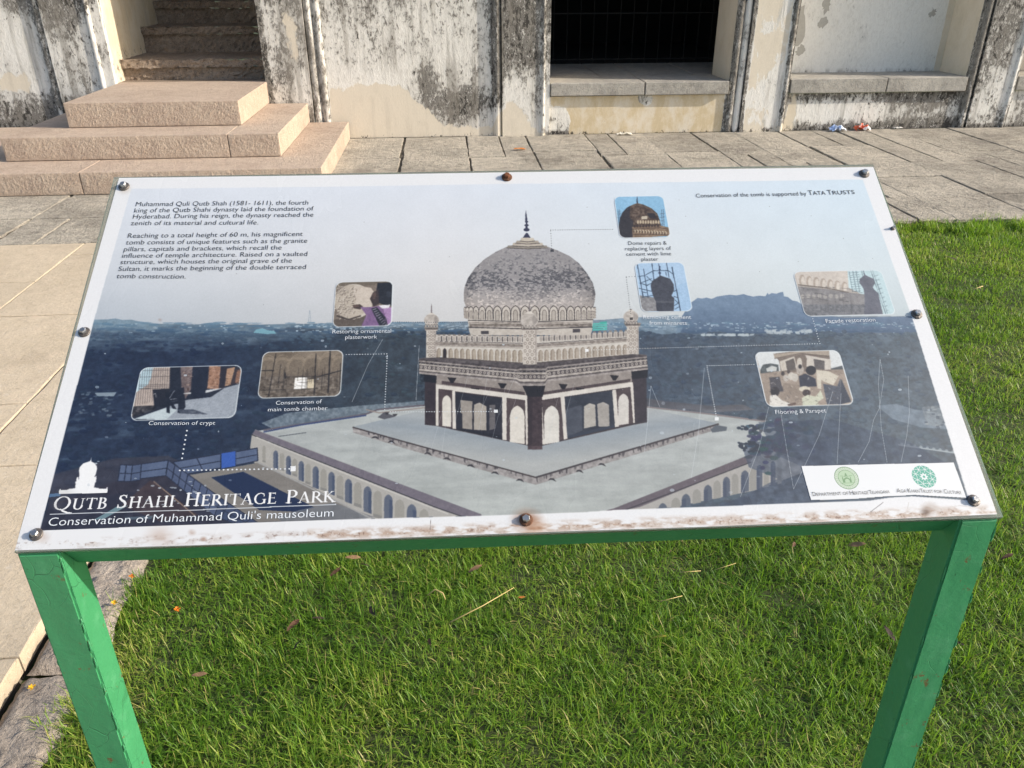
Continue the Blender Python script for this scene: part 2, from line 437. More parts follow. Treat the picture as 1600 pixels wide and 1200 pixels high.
# ================================================================== the tomb plinth: weathered plaster wall, pilasters, niches
WY, PY_ = 8.24, 8.195
bld = thing('tomb_building', (1.0, 8.24, 0), 'weathered white plaster tomb wall with pilasters, a dark doorway and a stair opening', 'building')
def g2(x, z, cx, cz, sx, sz): return np.exp(-((x-cx)/sx)**2-((z-cz)/sz)**2)
def sstep(v, a, b):
    t = np.clip((v-a)/(b-a), 0, 1); return t*t*(3-2*t)
def band(x, a, b, s=.03): return sstep(x, a-s, a+s)*(1-sstep(x, b-s, b+s))
def fields(V):
    """stain and bare-render maps of the wall, with a shaded pilaster edge put in dark"""
    x, y, z = V[:, 0], V[:, 1], V[:, 2]
    m = np.full(len(V), .45); c = np.zeros(len(V)); ye = np.zeros(len(V))
    def put(sel, mm, cc=None, yy=None):
        nonlocal m, c, ye
        m = m*(1-sel)+sel*mm
        if cc is not None: c = c*(1-sel)+sel*cc
        if yy is not None: ye = ye*(1-sel)+sel*yy
    # plain panel between the stair and the doorway
    B = band(x, -1.13, .455)
    mm = .20+.30*sstep(z, .45, .75)-.18*g2(x, z, -.55, .62, .25, .25)+.14*sstep(z, .9, 1.3)*sstep(-x, .2, .9)
    mm += .62*g2(x, z, .22, .34, .42, .20)+.45*g2(x, z, -.22, .50, .12, .18)-.30*g2(x, z, .0, .75, .25, .12)+.25*g2(x, z, .12, .20, .12, .12)
    zz = .42-.0*x
    lim = np.where(x < -.45, .50, np.where(x < -.05, .50-(x+.45)*1.0, .09))
    cc = .5+(lim-z)*3.2
    put(B, mm+.10*(z < .4), np.clip(cc, 0, 1))
    # pilaster beside the doorway
    P = band(x, .455, 1.01)
    mm = .25+.62*sstep(z, .42, .78)+.30*g2(x, z, .93, .35, .1, .3)-.35*g2(x, z, .97, .9, .06, .4)
    put(P, mm+.05, np.clip(.5+(.36-z)*2.5-np.abs(x-.62)*2.6, 0, 1))
    put(band(x, .44, .56, .01)*sstep(z, .22, .3), .92)
    put(band(x, .93, 1.03, .01)*sstep(z, .55, .8), .80, 0)
    # low wall under the doorway and under the niches
    D = band(x, 1.02, 2.81)*(z < .40)
    put(D, .14+.35*g2(x, z, 1.95, .33, .16, .08)+.4*g2(x, z, 1.05, .1, .18, .2)+.3*(z < .03), np.clip(1.0-1.3*g2(x, z, 1.05, .08, .2, .2)-g2(x, z, 1.97, .33, .1, .08), 0, 1), .9)
    N = (x > 3.40)*(x < 5.3)*(z < .40)
    put(N*1.0, .40+.45*sstep(z, .20, .33)+.45*(1-sstep(z, .02, .14))+.25*sstep(x, 4.2, 5.2)-.25*g2(x, z, 3.75, .18, .3, .1), np.clip(.55-.35*(x-3.5)*1.2, 0, 1)*.9, .2)
    # pilaster between doorway and niche: mostly clean
    Q = band(x, 2.80, 3.42)
    mm = .12+.34*sstep(z, .85, 1.25)*(1-sstep(x, 3.0, 3.3)*.4)+.45*(1-sstep(z, .03, .16))+.30*g2(x, z, 3.28, .42, .09, .12)
    put(Q, mm, .56-.7*g2(x, z, 3.28, .42, .1, .14))
    put(band(x, 2.78, 2.885, .008), .80, 0); put(band(x, 2.885, 2.95, .008), .30-.0*z, 0); put(band(x, 2.95, 2.985, .006), .85, 0)
    put(band(x, 3.345, 3.43, .01)*sstep(z, .02, .2), .88, 0)  # shaded right edge of the pilaster, painted dark through the stain map
    # pilaster beyond the niche
    R = band(x, 5.27, 5.80)
    put(R, .60+.25*sstep(z, .5, 1.0)-.25*g2(x, z, 5.72, .9, .06, .5), 0)
    put(band(x, 5.26, 5.37, .01), .90, 0)
    put(R*(1-sstep(z, .02, .25)), .7, 0)
    # stair jambs and the wall to their left
    L = band(x, -1.72, -1.13)
    put(L, .34+.35*g2(x, z, -1.58, .62, .12, .35)+.30*sstep(z, 1.0, 1.3)+.5*(1-sstep(z, .18, .42)), np.clip(.2+.5*g2(x, z, -1.42, .9, .1, .5), 0, 1)*.6)
    put(band(x, -1.73, -1.655, .008), .90, 0)
    put(band(x, -1.285, -1.12, .01)*(1-sstep(z, .35, 1.1)*.4), .62)
    A = (x < -3.05)*1.0
    mm = .34+.38*sstep(z, .95, 1.25)+.30*g2(x, z, -3.35, .95, .22, .45)+.55*(1-sstep(z, .30, .52))-.15*g2(x, z, -3.95, .85, .2, .2)
    put(A, mm, np.clip(.2+.35*g2(x, z, -4.0, .55, .4, .12), 0, 1))
    put(band(x, -3.68, -3.61, .008), .75, 0)
    S = (y > 8.26)*(x < -1.6)*1.0
    put(S, .34+.45*(1-sstep(z, .7, .95))+.3*g2(y, z, 8.55, .9, .1, .5), .75, .55)
    # niche interior: clean, with a few patches
    I = (y > 8.245)*(x > .9)*1.0
    put(I, .05+.34*(1-sstep(z, .49, .56))+.55*(1-sstep(y, 8.26, 8.31))*(x < 8)*(y < 8.7), np.where((x > 5.2) | (x < 3.0), .75, 0.0), .2)
    put((z > 2.2)*1.0, .55, 0)
    m = m+.55*(1-sstep(z, .0, .06))*(y < 8.26)
    return np.clip(m, 0, 1.1), np.clip(c, 0, 1), ye
class WallMB(MB):
    def face(s, o, a, b, res=.02):
        na = max(1, int(np.linalg.norm(a)/res)); nb = max(1, int(np.linalg.norm(b)/res))
        s.grid(o, a, b, min(na, 160), min(nb, 160))
    def pbox(s, x0, x1, y0, y1, z0, z1, res=.025, sides='FLRTB'):
        if 'F' in sides: s.face((x0, y0, z0), (x1-x0, 0, 0), (0, 0, z1-z0), res)
        if 'L' in sides: s.face((x0, y1, z0), (0, y0-y1, 0), (0, 0, z1-z0), res)
        if 'R' in sides: s.face((x1, y0, z0), (0, y1-y0, 0), (0, 0, z1-z0), res)
        if 'T' in sides: s.face((x0, y0, z1), (x1-x0, 0, 0), (0, y1-y0, 0), .1)
        if 'B' in sides: s.face((x0, y1, z0), (x1-x0, 0, 0), (0, y0-y1, 0), .1)
    def bead(s, x, y, r, z0, z1, n=8):
        nz = int((z1-z0)/.04)
        V = [(x+r*math.cos(math.pi+math.pi*k/n), y+r*math.sin(math.pi+math.pi*k/n), z0+(z1-z0)*j/nz) for j in range(nz+1) for k in range(n+1)]
        w = n+1
        s.add(V, [(j*w+k, j*w+k+1, (j+1)*w+k+1, (j+1)*w+k) for j in range(nz) for k in range(n)])
    def done(s, name, parent=None):
        V = np.concatenate(s.v)
        m, c, ye = fields(V)
        s.a['mould_shade'], s.a['bare'], s.a['yellow'] = m, c, ye
        return s.build(name, PLASTER, parent)
TOP = 4.6
w = WallMB()
# panels
w.face((-9.5, WY, 0), (5.84, 0, 0), (0, 0, TOP), .05)          # left
w.face((-1.13, WY, 0), (1.585, 0, 0), (0, 0, TOP), .02)        # between stair and doorway
w.face((1.01, WY, 0), (1.80, 0, 0), (0, 0, .362), .02)         # under doorway
w.face((1.01, WY, 2.75), (1.80, 0, 0), (0, 0, TOP-2.75), .05)
w.face((3.41, WY, 0), (1.86, 0, 0), (0, 0, .356), .02)         # under niche
w.face((3.41, WY, 2.75), (1.86, 0, 0), (0, 0, TOP-2.75), .05)
w.face((5.78, WY, 0), (1.86, 0, 0), (0, 0, .356), .02)
w.face((5.78, WY, 2.75), (1.86, 0, 0), (0, 0, TOP-2.75), .05)
w.face((8.15, WY, 0), (4.4, 0, 0), (0, 0, TOP), .05)
w.face((-3.08, WY, 3.0), (1.38, 0, 0), (0, 0, TOP-3.0), .05)
for a_, b_ in ((-3.66, -3.60), (-1.285, -1.13), (.455, .545), (2.81, 2.955), (5.27, 5.36), (7.64, 7.73)):
    w.face((a_, WY, 0), (b_-a_, 0, 0), (0, 0, TOP), .03)
# reveals
w.face((-3.08, WY, 0), (0, 4, 0), (0, 0, TOP), .03)            # stair, left reveal
w.face((-1.70, 12.2, 0), (0, -3.96, 0), (0, 0, TOP), .05)      # stair, right reveal
w.face((2.81, 8.82, .3), (0, -.58, 0), (0, 0, 2.45), .02)      # doorway, right jamb
w.face((1.01, WY, .3), (0, .58, 0), (0, 0, 2.45), .03)
w.face((1.01, 8.82, 2.75), (1.80, 0, 0), (0, -.58, 0), .1)
for x0 in (3.41, 5.78):
    w.face((x0, 8.74, .3), (1.86, 0, 0), (0, 0, 2.45), .03)    # niche back
    w.face((x0, WY, .3), (0, .5, 0), (0, 0, 2.45), .03)
    w.face((x0+1.86, 8.74, .3), (0, -.5, 0), (0, 0, 2.45), .03)
    w.face((x0, 8.74, 2.75), (1.86, 0, 0), (0, -.5, 0), .1)
w.face((-9.5, 8.2, TOP), (22, 0, 0), (0, 6, 0), .5)
w.done('wall', bld)
def pilaster(x0, x1, beads):
    p = WallMB()
    p.pbox(x0, x1, PY_, WY+.002, 0, TOP, .02, 'FLR')
    for bx, by, r in beads: p.bead(bx, by, r, 0, TOP)
    return p.done('pilaster', bld)
pilaster(-3.60, -3.08, [(-3.64, WY, .036), (-3.19, PY_, .022)])
pilaster(-1.70, -1.285, [(-1.245, WY, .036), (-1.165, WY, .032)])
pilaster(.545, 1.01, [(.50, WY, .042), (.945, PY_, .018)])
pilaster(2.955, 3.41, [(2.918, WY, .034), (2.846, WY, .034), (3.375, PY_, .022)])
pilaster(5.36, 5.78, [(5.315, WY, .042), (5.74, PY_, .02)])
pilaster(7.73, 8.15, [(7.69, WY, .04)])
# loose patches of old render on the niche back wall
GREYPATCH = m_plain('grey_cement_patch', (.42, .40, .36), .9, var=.2, scale=30)
for cx, cz, rx, rz in ((3.62, .93, .10, .17), (3.90, 1.15, .045, .07), (3.89, .98, .05, .05), (3.70, .72, .04, .05), (5.05, 1.06, .04, .04)):
    p = MB()
    k = 22
    ang = np.linspace(0, 2*math.pi, k, endpoint=False)
    rr = 1+rng.normal(0, .17, k)
    V = [(cx+.0, 8.7375, cz)]+[(cx+rx*r*math.cos(q), 8.7375, cz+rz*r*math.sin(q)+rx*.4*math.cos(q)) for q, r in zip(ang, rr)]
    p.add(V, [(0, 1+i, 1+(i+1) % k) for i in range(k)])
    p.build('render_patch', GREYPATCH, bld)
# granite ledges of doorway and niches
def ledge(x0, x1, z0, z1, y0, y1, cut):
    s = MB()
    xs = [x0]+cut+[x1]
    for a, b in zip(xs[:-1], xs[1:]):
        s.box(a+.004, b-.004, y0, y1, z0, z1, bev=.008, jit=.003, **tone())
    return s.build('stone_ledge', GREYSLAB, bld)
ledge(1.012, 2.80, .372, .49, 8.185, 8.80, [1.95])
ledge(3.42, 5.262, .366, .50, 8.19, 8.735, [4.42])
ledge(5.79, 7.63, .366, .50, 8.19, 8.735, [6.7])
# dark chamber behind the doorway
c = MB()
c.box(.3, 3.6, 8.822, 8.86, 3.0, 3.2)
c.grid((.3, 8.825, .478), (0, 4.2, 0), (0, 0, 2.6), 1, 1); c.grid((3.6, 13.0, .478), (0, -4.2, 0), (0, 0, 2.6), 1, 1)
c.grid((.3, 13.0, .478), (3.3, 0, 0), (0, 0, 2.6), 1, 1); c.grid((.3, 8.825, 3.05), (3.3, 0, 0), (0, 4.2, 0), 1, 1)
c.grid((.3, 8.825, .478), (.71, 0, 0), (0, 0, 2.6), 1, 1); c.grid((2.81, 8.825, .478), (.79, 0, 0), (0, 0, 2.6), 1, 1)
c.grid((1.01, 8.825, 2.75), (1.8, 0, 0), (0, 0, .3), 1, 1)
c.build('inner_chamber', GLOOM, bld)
c = MB()
xs = [.3, .95, 1.60, 1.98, 2.62, 3.6]
for a, b in zip(xs[:-1], xs[1:]):
    c.box(a+.004, b-.004, 8.806, 9.98, .40, .486, bev=.006, **tone())
c.build('chamber_floor', GREYSLAB, bld)
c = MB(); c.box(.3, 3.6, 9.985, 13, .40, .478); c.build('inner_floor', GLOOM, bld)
c = MB()
for i in range(22):
    x = .34+i*.155
    c.tube([(x, 10.02, .48), (x, 10.02, 3.0)], .006, 6)
for z in (.53, 1.02, 1.7, 2.4):
    c.box(.3, 3.6, 10.01, 10.03, z-.007, z+.007)
c.build('iron_grille', IRON, bld)
# old stair flight climbing into the wall
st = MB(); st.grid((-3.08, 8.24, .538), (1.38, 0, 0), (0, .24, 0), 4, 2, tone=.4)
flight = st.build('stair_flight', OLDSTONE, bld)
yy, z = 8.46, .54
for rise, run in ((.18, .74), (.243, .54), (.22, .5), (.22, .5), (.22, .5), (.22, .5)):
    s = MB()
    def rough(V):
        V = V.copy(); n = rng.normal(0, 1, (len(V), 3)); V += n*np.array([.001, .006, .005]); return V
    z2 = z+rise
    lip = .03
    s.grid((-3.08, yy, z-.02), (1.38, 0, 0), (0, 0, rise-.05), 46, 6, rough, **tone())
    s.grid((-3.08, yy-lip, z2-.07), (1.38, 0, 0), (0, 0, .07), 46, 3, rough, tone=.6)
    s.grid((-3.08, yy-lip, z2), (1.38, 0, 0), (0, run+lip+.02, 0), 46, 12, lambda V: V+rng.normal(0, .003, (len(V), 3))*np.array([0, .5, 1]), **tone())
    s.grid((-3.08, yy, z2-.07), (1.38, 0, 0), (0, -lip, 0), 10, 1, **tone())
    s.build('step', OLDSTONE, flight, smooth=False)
    z = z2; yy += run

# front steps of dressed pink granite
stp = thing('entrance_steps', (-2.4, 7.2, 0), 'three stacked pink granite steps below the dark stair opening', 'steps')
def block(x0, x1, y0, y1, z0, z1, cuts):
    s = MB()
    xs = [x0]+cuts+[x1]
    for a, b in zip(xs[:-1], xs[1:]):
        bm = bmesh.new()
        bmesh.ops.create_cube(bm, size=1)
        for v in bm.verts: v.co = ((a+b)/2+v.co.x*(b-a-.004), (y0+y1)/2+v.co.y*(y1-y0), (z0+z1)/2+v.co.z*(z1-z0))
        bmesh.ops.bevel(bm, geom=bm.edges[:], offset=.007, segments=2, affect='EDGES', profile=.6)
        tn = .5+random.uniform(-.06, .06)
        s.bm(bm, tone=tn)
        hh = z1-z0-.016
        def pecked(V):
            V = V.copy(); n_ = len(V)
            edge_ = np.minimum(np.minimum(V[:, 0]-a-.006, b-.006-V[:, 0]), np.minimum(V[:, 2]-z0-.004, z1-.010-V[:, 2]))
            k_ = np.clip(edge_/.02, 0, 1)
            V[:, 1] -= k_*(.001+np.abs(rng.normal(0, .0012, n_))); V[:, 0] += k_*rng.normal(0, .001, n_)
            return V
        s.grid((a+.006, y0-.0008, z0+.006), (b-a-.012, 0, 0), (0, 0, hh), int((b-a)/.013), int(hh/.013), pecked, tone=tn-.12)
    return s.build('step', PINK, stp)
block(-4.35, -.955, 6.17, 8.188, .001, .165, [-2.72])
block(-3.43, -1.325, 6.60, 8.186, .168, .345, [-1.72])
block(-3.07, -1.69, 6.99, 8.30, .348, .540, [])

# ================================================================== lawn
def edge_left(y):
    return -.945+.03*np.sin(y*7.1)+.02*np.sin(y*17+1)+.015*np.sin(y*41)
def edge_far(x):
    return 4.92+.05*np.sin(x*2.3+.5)+.035*np.sin(x*9)+.02*np.sin(x*23)+.08*np.exp(-((x-3.65)/.16)**2)
NG = 256
_tab = rng.random((NG, NG))
def vn(x, y, s):
    x, y = x*s, y*s
    i, j = np.floor(x).astype(int), np.floor(y).astype(int)
    u, v = x-i, y-j
    u, v = u*u*(3-2*u), v*v*(3-2*v)
    q = lambda a, b: _tab[a % NG, b % NG]
    return (q(i, j)*(1-u)+q(i+1, j)*u)*(1-v)+(q(i, j+1)*(1-u)+q(i+1, j+1)*u)*v
def blades(n, x0, x1, y0, y1, lmin, lmax, wid, keep=None):
    x = rng.uniform(x0, x1, n); y = rng.uniform(y0, y1, n)
    ok = (x > edge_left(y)-.0) & (y < edge_far(x))
    dens = .35*vn(x, y, 5.0)+.65*vn(x+9, y+3, 13.0)
    ok &= rng.random(n) < .15+1.45*dens
    if keep is not None: ok &= keep(x, y)
    x, y, dens = x[ok], y[ok], dens[ok]
    n = len(x)
    clump = vn(x+30, y+11, 8.0)
    L = rng.uniform(lmin, lmax, n)*(.55+.8*clump)
    z0 = -.052+.018*vn(x, y, 3.0)
    az = rng.uniform(0, 2*math.pi, n)
    lean = np.abs(rng.normal(.80, .50, n))
    curl = rng.normal(.6, .8, n)
    W = wid*rng.uniform(.6, 1.25, n)
    patch = .55*vn(x+50, y+70, 2.1)+.45*vn(x+5, y+20, 6.5)
    tint = np.clip(.47+.90*(patch-.5)+rng.normal(0, .22, n), 0, .86)
    dry = rng.random(n) < .05+.06*(patch > .62)
    tint = np.where(dry, rng.uniform(.88, 1.0, n), tint)
    lv = [0, .4, .75, 1.0]
    dx, dy = np.cos(az), np.sin(az)
    sx, sy = -dy, dx
    P = []
    px, py, pz = x.copy(), y.copy(), z0.copy()
    pts = [(px, py, pz)]
    for k in range(3):
        th = np.clip(lean+curl*(lv[k]+lv[k+1])/2, 0, 1.75)
        seg = L*(lv[k+1]-lv[k])
        px = px+np.sin(th)*dx*seg; py = py+np.sin(th)*dy*seg; pz = np.maximum(pz+np.cos(th)*seg, -.05)
        pts.append((px, py, pz))
    ws = [1.0, .95, .65]
    V = np.empty((n, 7, 3))
    for k in range(3):
        for q, sg in ((0, -1), (1, 1)):
            V[:, 2*k+q, 0] = pts[k][0]+sg*sx*W*ws[k]/2
            V[:, 2*k+q, 1] = pts[k][1]+sg*sy*W*ws[k]/2
            V[:, 2*k+q, 2] = pts[k][2]
    V[:, 6] = np.stack(pts[3], 1)
    hg = np.tile(np.array([0, 0, .4, .4, .75, .75, 1.0]), (n, 1))
    return V.reshape(-1, 3), np.repeat(tint, 7), hg.ravel()
parts = [blades(112000, -1.0, 1.75, .75, 2.5, .022, .058, .0023),
         blades(66000, -1.0, 1.75, .75, 2.5, .010, .028, .0025),
         blades(2600, -1.0, 1.75, .75, 2.5, .055, .085, .0016),
         blades(5000, -1.0, -.82, .75, 4.9, .030, .062, .0022),
         blades(20000, -1.0, 2.2, .2, .9, .020, .048, .0030),
         blades(150000, -1.0, 4.2, 2.5, 4.0, .014, .040, .0029, lambda x, y: (x > 1.0) | (rng.random(len(x)) < .8)),
         blades(130000, -1.0, 5.4, 4.0, 5.15, .014, .042, .0036, lambda x, y: (x > 1.6) | (rng.random(len(x)) < .8)),
         blades(110000, 1.75, 4.5, .3, 2.5, .015, .042, .0027),
         blades(12000, .8, 3.2, 4.80, 5.15, .04, .075, .004, lambda x, y: y > edge_far(x)-.14),
         blades(30000, 2.6, 6.0, 4.70, 5.2, .04, .10, .004, lambda x, y: (y > edge_far(x)-.22) & (vn(x, y, 6.0) > .35))]
V = np.concatenate([p[0] for p in parts]); tint = np.concatenate([p[1] for p in parts]); hgt = np.concatenate([p[2] for p in parts])
n = len(V)//7
me = bpy.data.meshes.new('grass')
me.vertices.add(len(V)); me.vertices.foreach_set('co', V.astype(np.float32).ravel())
b7 = (np.arange(n)*7)[:, None]
loops = np.concatenate([b7+np.array([[0, 1, 3, 2]]), b7+np.array([[2, 3, 5, 4]]), b7+np.array([[4, 5, 6]])], 1).ravel().astype(np.int32)
me.loops.add(len(loops)); me.loops.foreach_set('vertex_index', loops)
st_ = (np.arange(n)*11)[:, None]+np.array([[0, 4, 8]])
me.polygons.add(3*n); me.polygons.foreach_set('loop_start', st_.ravel().astype(np.int32))
me.polygons.foreach_set('use_smooth', [True]*(3*n))
for nm, val in (('tint', tint), ('hgt', hgt)):
    at = me.attributes.new(nm, 'FLOAT', 'POINT'); at.data.foreach_set('value', val.astype(np.float32))
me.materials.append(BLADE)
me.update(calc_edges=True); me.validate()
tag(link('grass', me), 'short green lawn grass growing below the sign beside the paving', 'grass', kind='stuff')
s = MB()
def lawnz(V):
    V = V.copy(); V[:, 2] = -.055+.018*vn(V[:, 0], V[:, 1], 3.0)
    V[:, 0] = np.maximum(V[:, 0], edge_left(V[:, 1])-.03)
    V[:, 1] = np.minimum(V[:, 1], 4.965)
    return V
s.grid((-.97, -3, 0), (13, 0, 0), (0, 7.97, 0), 120, 90, lawnz)
tag(s.build('lawn_ground', SOIL, smooth=True), kind='structure')

# ================================================================== information panel
PC = np.array([0.07283235, 0.78480791, 0.88134208]); PYAW, TILT, PW, PH = RAD(-1.40199573), RAD(32.72595878), 1.22, 0.60659139
UX = np.array([math.cos(PYAW), math.sin(PYAW), 0.0])
UB = np.array([-math.sin(PYAW), math.cos(PYAW), 0.0])
UV = UB*math.cos(TILT)+np.array([0, 0, math.sin(TILT)])
UN = np.cross(UX, UV)
ORG = PC-UX*PW/2
def pt(u, v, n=0.0):
    """point on the panel from its lower left corner, metres"""
    u, v = np.asarray(u, float), np.asarray(v, float)
    return ORG+u[..., None]*UX+v[..., None]*UV+n*UN
def uv(px, py):
    d = ray(px, py)
    p = EYE+d*(np.dot(ORG-EYE, UN)/np.dot(d, UN))-ORG
    return np.dot(p, UX), np.dot(p, UV)
panel = thing('information_panel', (PC[0], PC[1], 0), 'tilted heritage information panel on a green painted steel stand with two posts', 'sign')

# ---------------------------------------------------------------- the print: a picture rasterised from shapes
DPM = 2000                                   # pixels per metre
TW, TH = int(PW*DPM), int(PH*DPM)
_gu, _gv = np.meshgrid((np.arange(TW)+.5)/DPM, (np.arange(TH)+.5)/DPM)
PX, PYY = (q.astype(np.float32) for q in proj(pt(_gu, _gv)))
IMG = np.full((TH, TW, 3), 238.0, np.float32); IMG[:] = (236, 238, 240)
CLIP = np.ones((TH, TW), bool)
def vnoise(h, w, cell, seed):
    r = np.random.default_rng(seed)
    cy = cx = cell
    if hasattr(cell, '__len__'): cx, cy = cell
    gh, gw = int(h/cy)+3, int(w/cx)+3
    g = r.random((gh, gw)).astype(np.float32)
    yy, xx = np.arange(h)/cy, np.arange(w)/cx
    i, j = yy.astype(int), xx.astype(int)
    fy, fx = (yy-i)[:, None].astype(np.float32), (xx-j)[None].astype(np.float32)
    fy, fx = fy*fy*(3-2*fy), fx*fx*(3-2*fx)
    a = g[i][:, j]*(1-fx)+g[i][:, j+1]*fx
    b = g[i+1][:, j]*(1-fx)+g[i+1][:, j+1]*fx
    return a*(1-fy)+b*fy
def fbm(cell, seed, octs=5, rough=.55):
    out = np.zeros((TH, TW), np.float32); amp, tot = 1.0, 0
    cx, cy = cell if hasattr(cell, '__len__') else (cell, cell)
    for o in range(octs):
        if min(cx, cy) < 1.2: break
        out += amp*vnoise(TH, TW, (cx, cy), seed+o); tot += amp; amp *= rough; cx /= 2; cy /= 2
    return out/tot
N_A, N_B, N_C, N_D, N_E = fbm(60, 11), fbm(16, 21), fbm((70, 14), 31), fbm(7, 41, 3), fbm((6.5, 5), 51, 2, .8)
def box_of(P):
    q = np.array([uv(*p) for p in P])*DPM
    a, b = np.floor(q.min(0)).astype(int)-2, np.ceil(q.max(0)).astype(int)+3
    return slice(max(a[1], 0), max(min(b[1], TH), 0)), slice(max(a[0], 0), max(min(b[0], TW), 0))
def inside(P, sl):
    x, y = PX[sl], PYY[sl]
    m = np.zeros(x.shape, bool)
    for (x0, y0), (x1, y1) in zip(P, P[1:]+P[:1]):
        if y0 == y1: continue
        m ^= ((y0 > y) != (y1 > y)) & (x < (x1-x0)*(y-y0)/(y1-y0)+x0)
    return m
def poly(P, c, a=1.0, noise=None, amt=0.0):
    P = [tuple(map(float, p)) for p in P]
    sl = box_of(P)
    if sl[0].stop <= sl[0].start or sl[1].stop <= sl[1].start: return
    m = inside(P, sl) & CLIP[sl]
    col = np.asarray(c, np.float32) if not callable(c) else c(PX[sl], PYY[sl], sl)
    if noise is not None: col = col+((noise[sl]-.5)*2*amt)[..., None]
    I = IMG[sl]
    col = np.broadcast_to(col, I.shape)
    if hasattr(a, 'shape'): a = a[sl][m][:, None]
    I[m] = I[m]*(1-a)+col[m]*a
def stroke(pts, w, c, a=1.0):
    ws = w if hasattr(w, '__len__') else [w]*len(pts)
    for (p, q, w0, w1) in zip(pts[:-1], pts[1:], ws[:-1], ws[1:]):
        dx, dy = q[0]-p[0], q[1]-p[1]
        L = math.hypot(dx, dy) or 1
        nx, ny = -dy/L/2, dx/L/2
        ex, ey = dx/L*.12*w0, dy/L*.12*w0
        poly([(p[0]-ex+nx*w0, p[1]-ey+ny*w0), (q[0]+ex+nx*w1, q[1]+ey+ny*w1), (q[0]+ex-nx*w1, q[1]+ey-ny*w1), (p[0]-ex-nx*w0, p[1]-ey-ny*w0)], c, a)
def ell(cx, cy, rx, ry, c, a=1.0, n=28, **k):
    poly([(cx+rx*math.cos(2*math.pi*i/n), cy+ry*math.sin(2*math.pi*i/n)) for i in range(n)], c, a, **k)
def dots(p, q, step, r, c):
    L = math.hypot(q[0]-p[0], q[1]-p[1]); n = int(L/step)
    for i in range(n+1):
        t = i/max(n, 1)
        ell(p[0]+(q[0]-p[0])*t, p[1]+(q[1]-p[1])*t, r, r*.8, c, n=8)
def arch(cx, yt, yb, w, c, a=1.0, yb2=None, **k):
    h = w*.7
    P = [(cx-w/2, yb)]+[(cx-w/2, yt+h)]+[(cx-w*.40, yt+h*.45), (cx-w*.2, yt+h*.15), (cx, yt), (cx+w*.2, yt+h*.15), (cx+w*.40, yt+h*.45)]+[(cx+w/2, yt+h), (cx+w/2, yb if yb2 is None else yb2)]
    poly(P, c, a, **k)
def S(pts, ox, oy, k): return [(ox+x/k, oy+y/k) for x, y in pts]
R1 = random.Random(5)
def lerp(a, b, t): return tuple(p+(q-p)*t for p, q in zip(a, b))

# --- sky, far city, woods
PRINT = [(205, 295), (500, 292), (780, 287.5), (1100, 284), (1348, 280.5), (1428, 505), (1500, 737), (1514, 782), (1470, 778.5), (1425, 775.5), (1390, 777.5), (1360, 782),
         (1200, 788), (960, 797), (900, 801), (751, 806), (560, 811), (300, 820), (62, 829), (147, 500)]
def skycol(x, y, sl):
    t = np.clip((y-290)/215, 0, 1)[..., None]
    r = np.clip((x-700)/700, 0, 1)[..., None]
    l = np.clip((700-x)/560, 0, 1)[..., None]
    top = np.array([222, 229, 238], np.float32); mid = np.array([221, 223, 225], np.float32); bot = np.array([205, 206, 206], np.float32)
    c = np.where(t < .6, top+(mid-top)*t/.6, mid+(bot-mid)*(t-.6)/.4)
    c = c+l*t*np.array([-22, -14, -5], np.float32)+r*np.array([-10, 1, 4], np.float32)+((N_A[sl]-.5)*8)[..., None]
    return c
poly(PRINT, skycol)
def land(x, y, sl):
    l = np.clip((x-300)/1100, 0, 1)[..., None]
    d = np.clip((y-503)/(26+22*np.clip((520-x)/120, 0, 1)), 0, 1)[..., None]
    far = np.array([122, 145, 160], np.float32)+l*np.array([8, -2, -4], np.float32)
    near = np.array([41, 54, 78], np.float32)+l*np.array([46, 47, 34], np.float32)+np.exp(-((x-600)/160.0)**2)[..., None]*np.array([8, 5, -6], np.float32)  # lightening towards the right paints the reflected haze into the colour
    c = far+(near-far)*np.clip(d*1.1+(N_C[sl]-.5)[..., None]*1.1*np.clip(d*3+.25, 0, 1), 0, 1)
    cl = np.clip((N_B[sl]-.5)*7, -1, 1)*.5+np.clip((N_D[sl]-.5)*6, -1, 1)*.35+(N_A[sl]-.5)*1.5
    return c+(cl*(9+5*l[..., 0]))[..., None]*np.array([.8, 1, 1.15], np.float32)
LAND = [(120, 500), (168, 499), (180, 497.5), (192, 500), (205, 499.5), (214, 501.5), (228, 503.5), (250, 506), (300, 506.5), (400, 507), (520, 505), (660, 503), (760, 502), (940, 500), (985, 496), (1050, 495), (1436, 494), (1600, 900), (0, 900)]
def clip_print():
    sl = box_of(PRINT); m = np.zeros((TH, TW), bool); m[sl] = inside(PRINT, sl); return m
CLIP = clip_print()
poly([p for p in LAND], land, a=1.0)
HILL = [(1060, 497), (1078, 474), (1090, 466), (1110, 468), (1132, 462), (1160, 460), (1176, 464), (1195, 463), (1200, 457), (1203, 460), (1220, 458), (1224, 456), (1226, 464), (1238, 470), (1250, 473), (1262, 492), (1300, 498)]
HILL = [(1056, 520), (1064, 497), (1078, 474), (1086, 468.5), (1090, 465.5), (1097, 466.5), (1104, 465), (1112, 467), (1120, 463.5), (1132, 461.5), (1141, 460.5), (1150, 461.5), (1162, 459.5), (1168, 461.5), (1177, 463.5), (1186, 462), (1196, 463), (1199.5, 457.5), (1201, 460.5), (1206, 457.8), (1213, 459), (1218, 457), (1223.5, 456), (1225, 463), (1231, 464), (1238, 469.5), (1246, 471), (1252, 475), (1262, 490), (1320, 497), (1440, 494), (1440, 520)]
def hillcol(x, y, sl):
    q = np.clip((y-478)/40, 0, 1)[..., None]
    return np.array([112, 135, 160], np.float32)*(1-q)+np.array([84, 106, 132], np.float32)*q+((N_B[sl]-.5)*20+(N_E[sl]-.5)*12)[..., None]
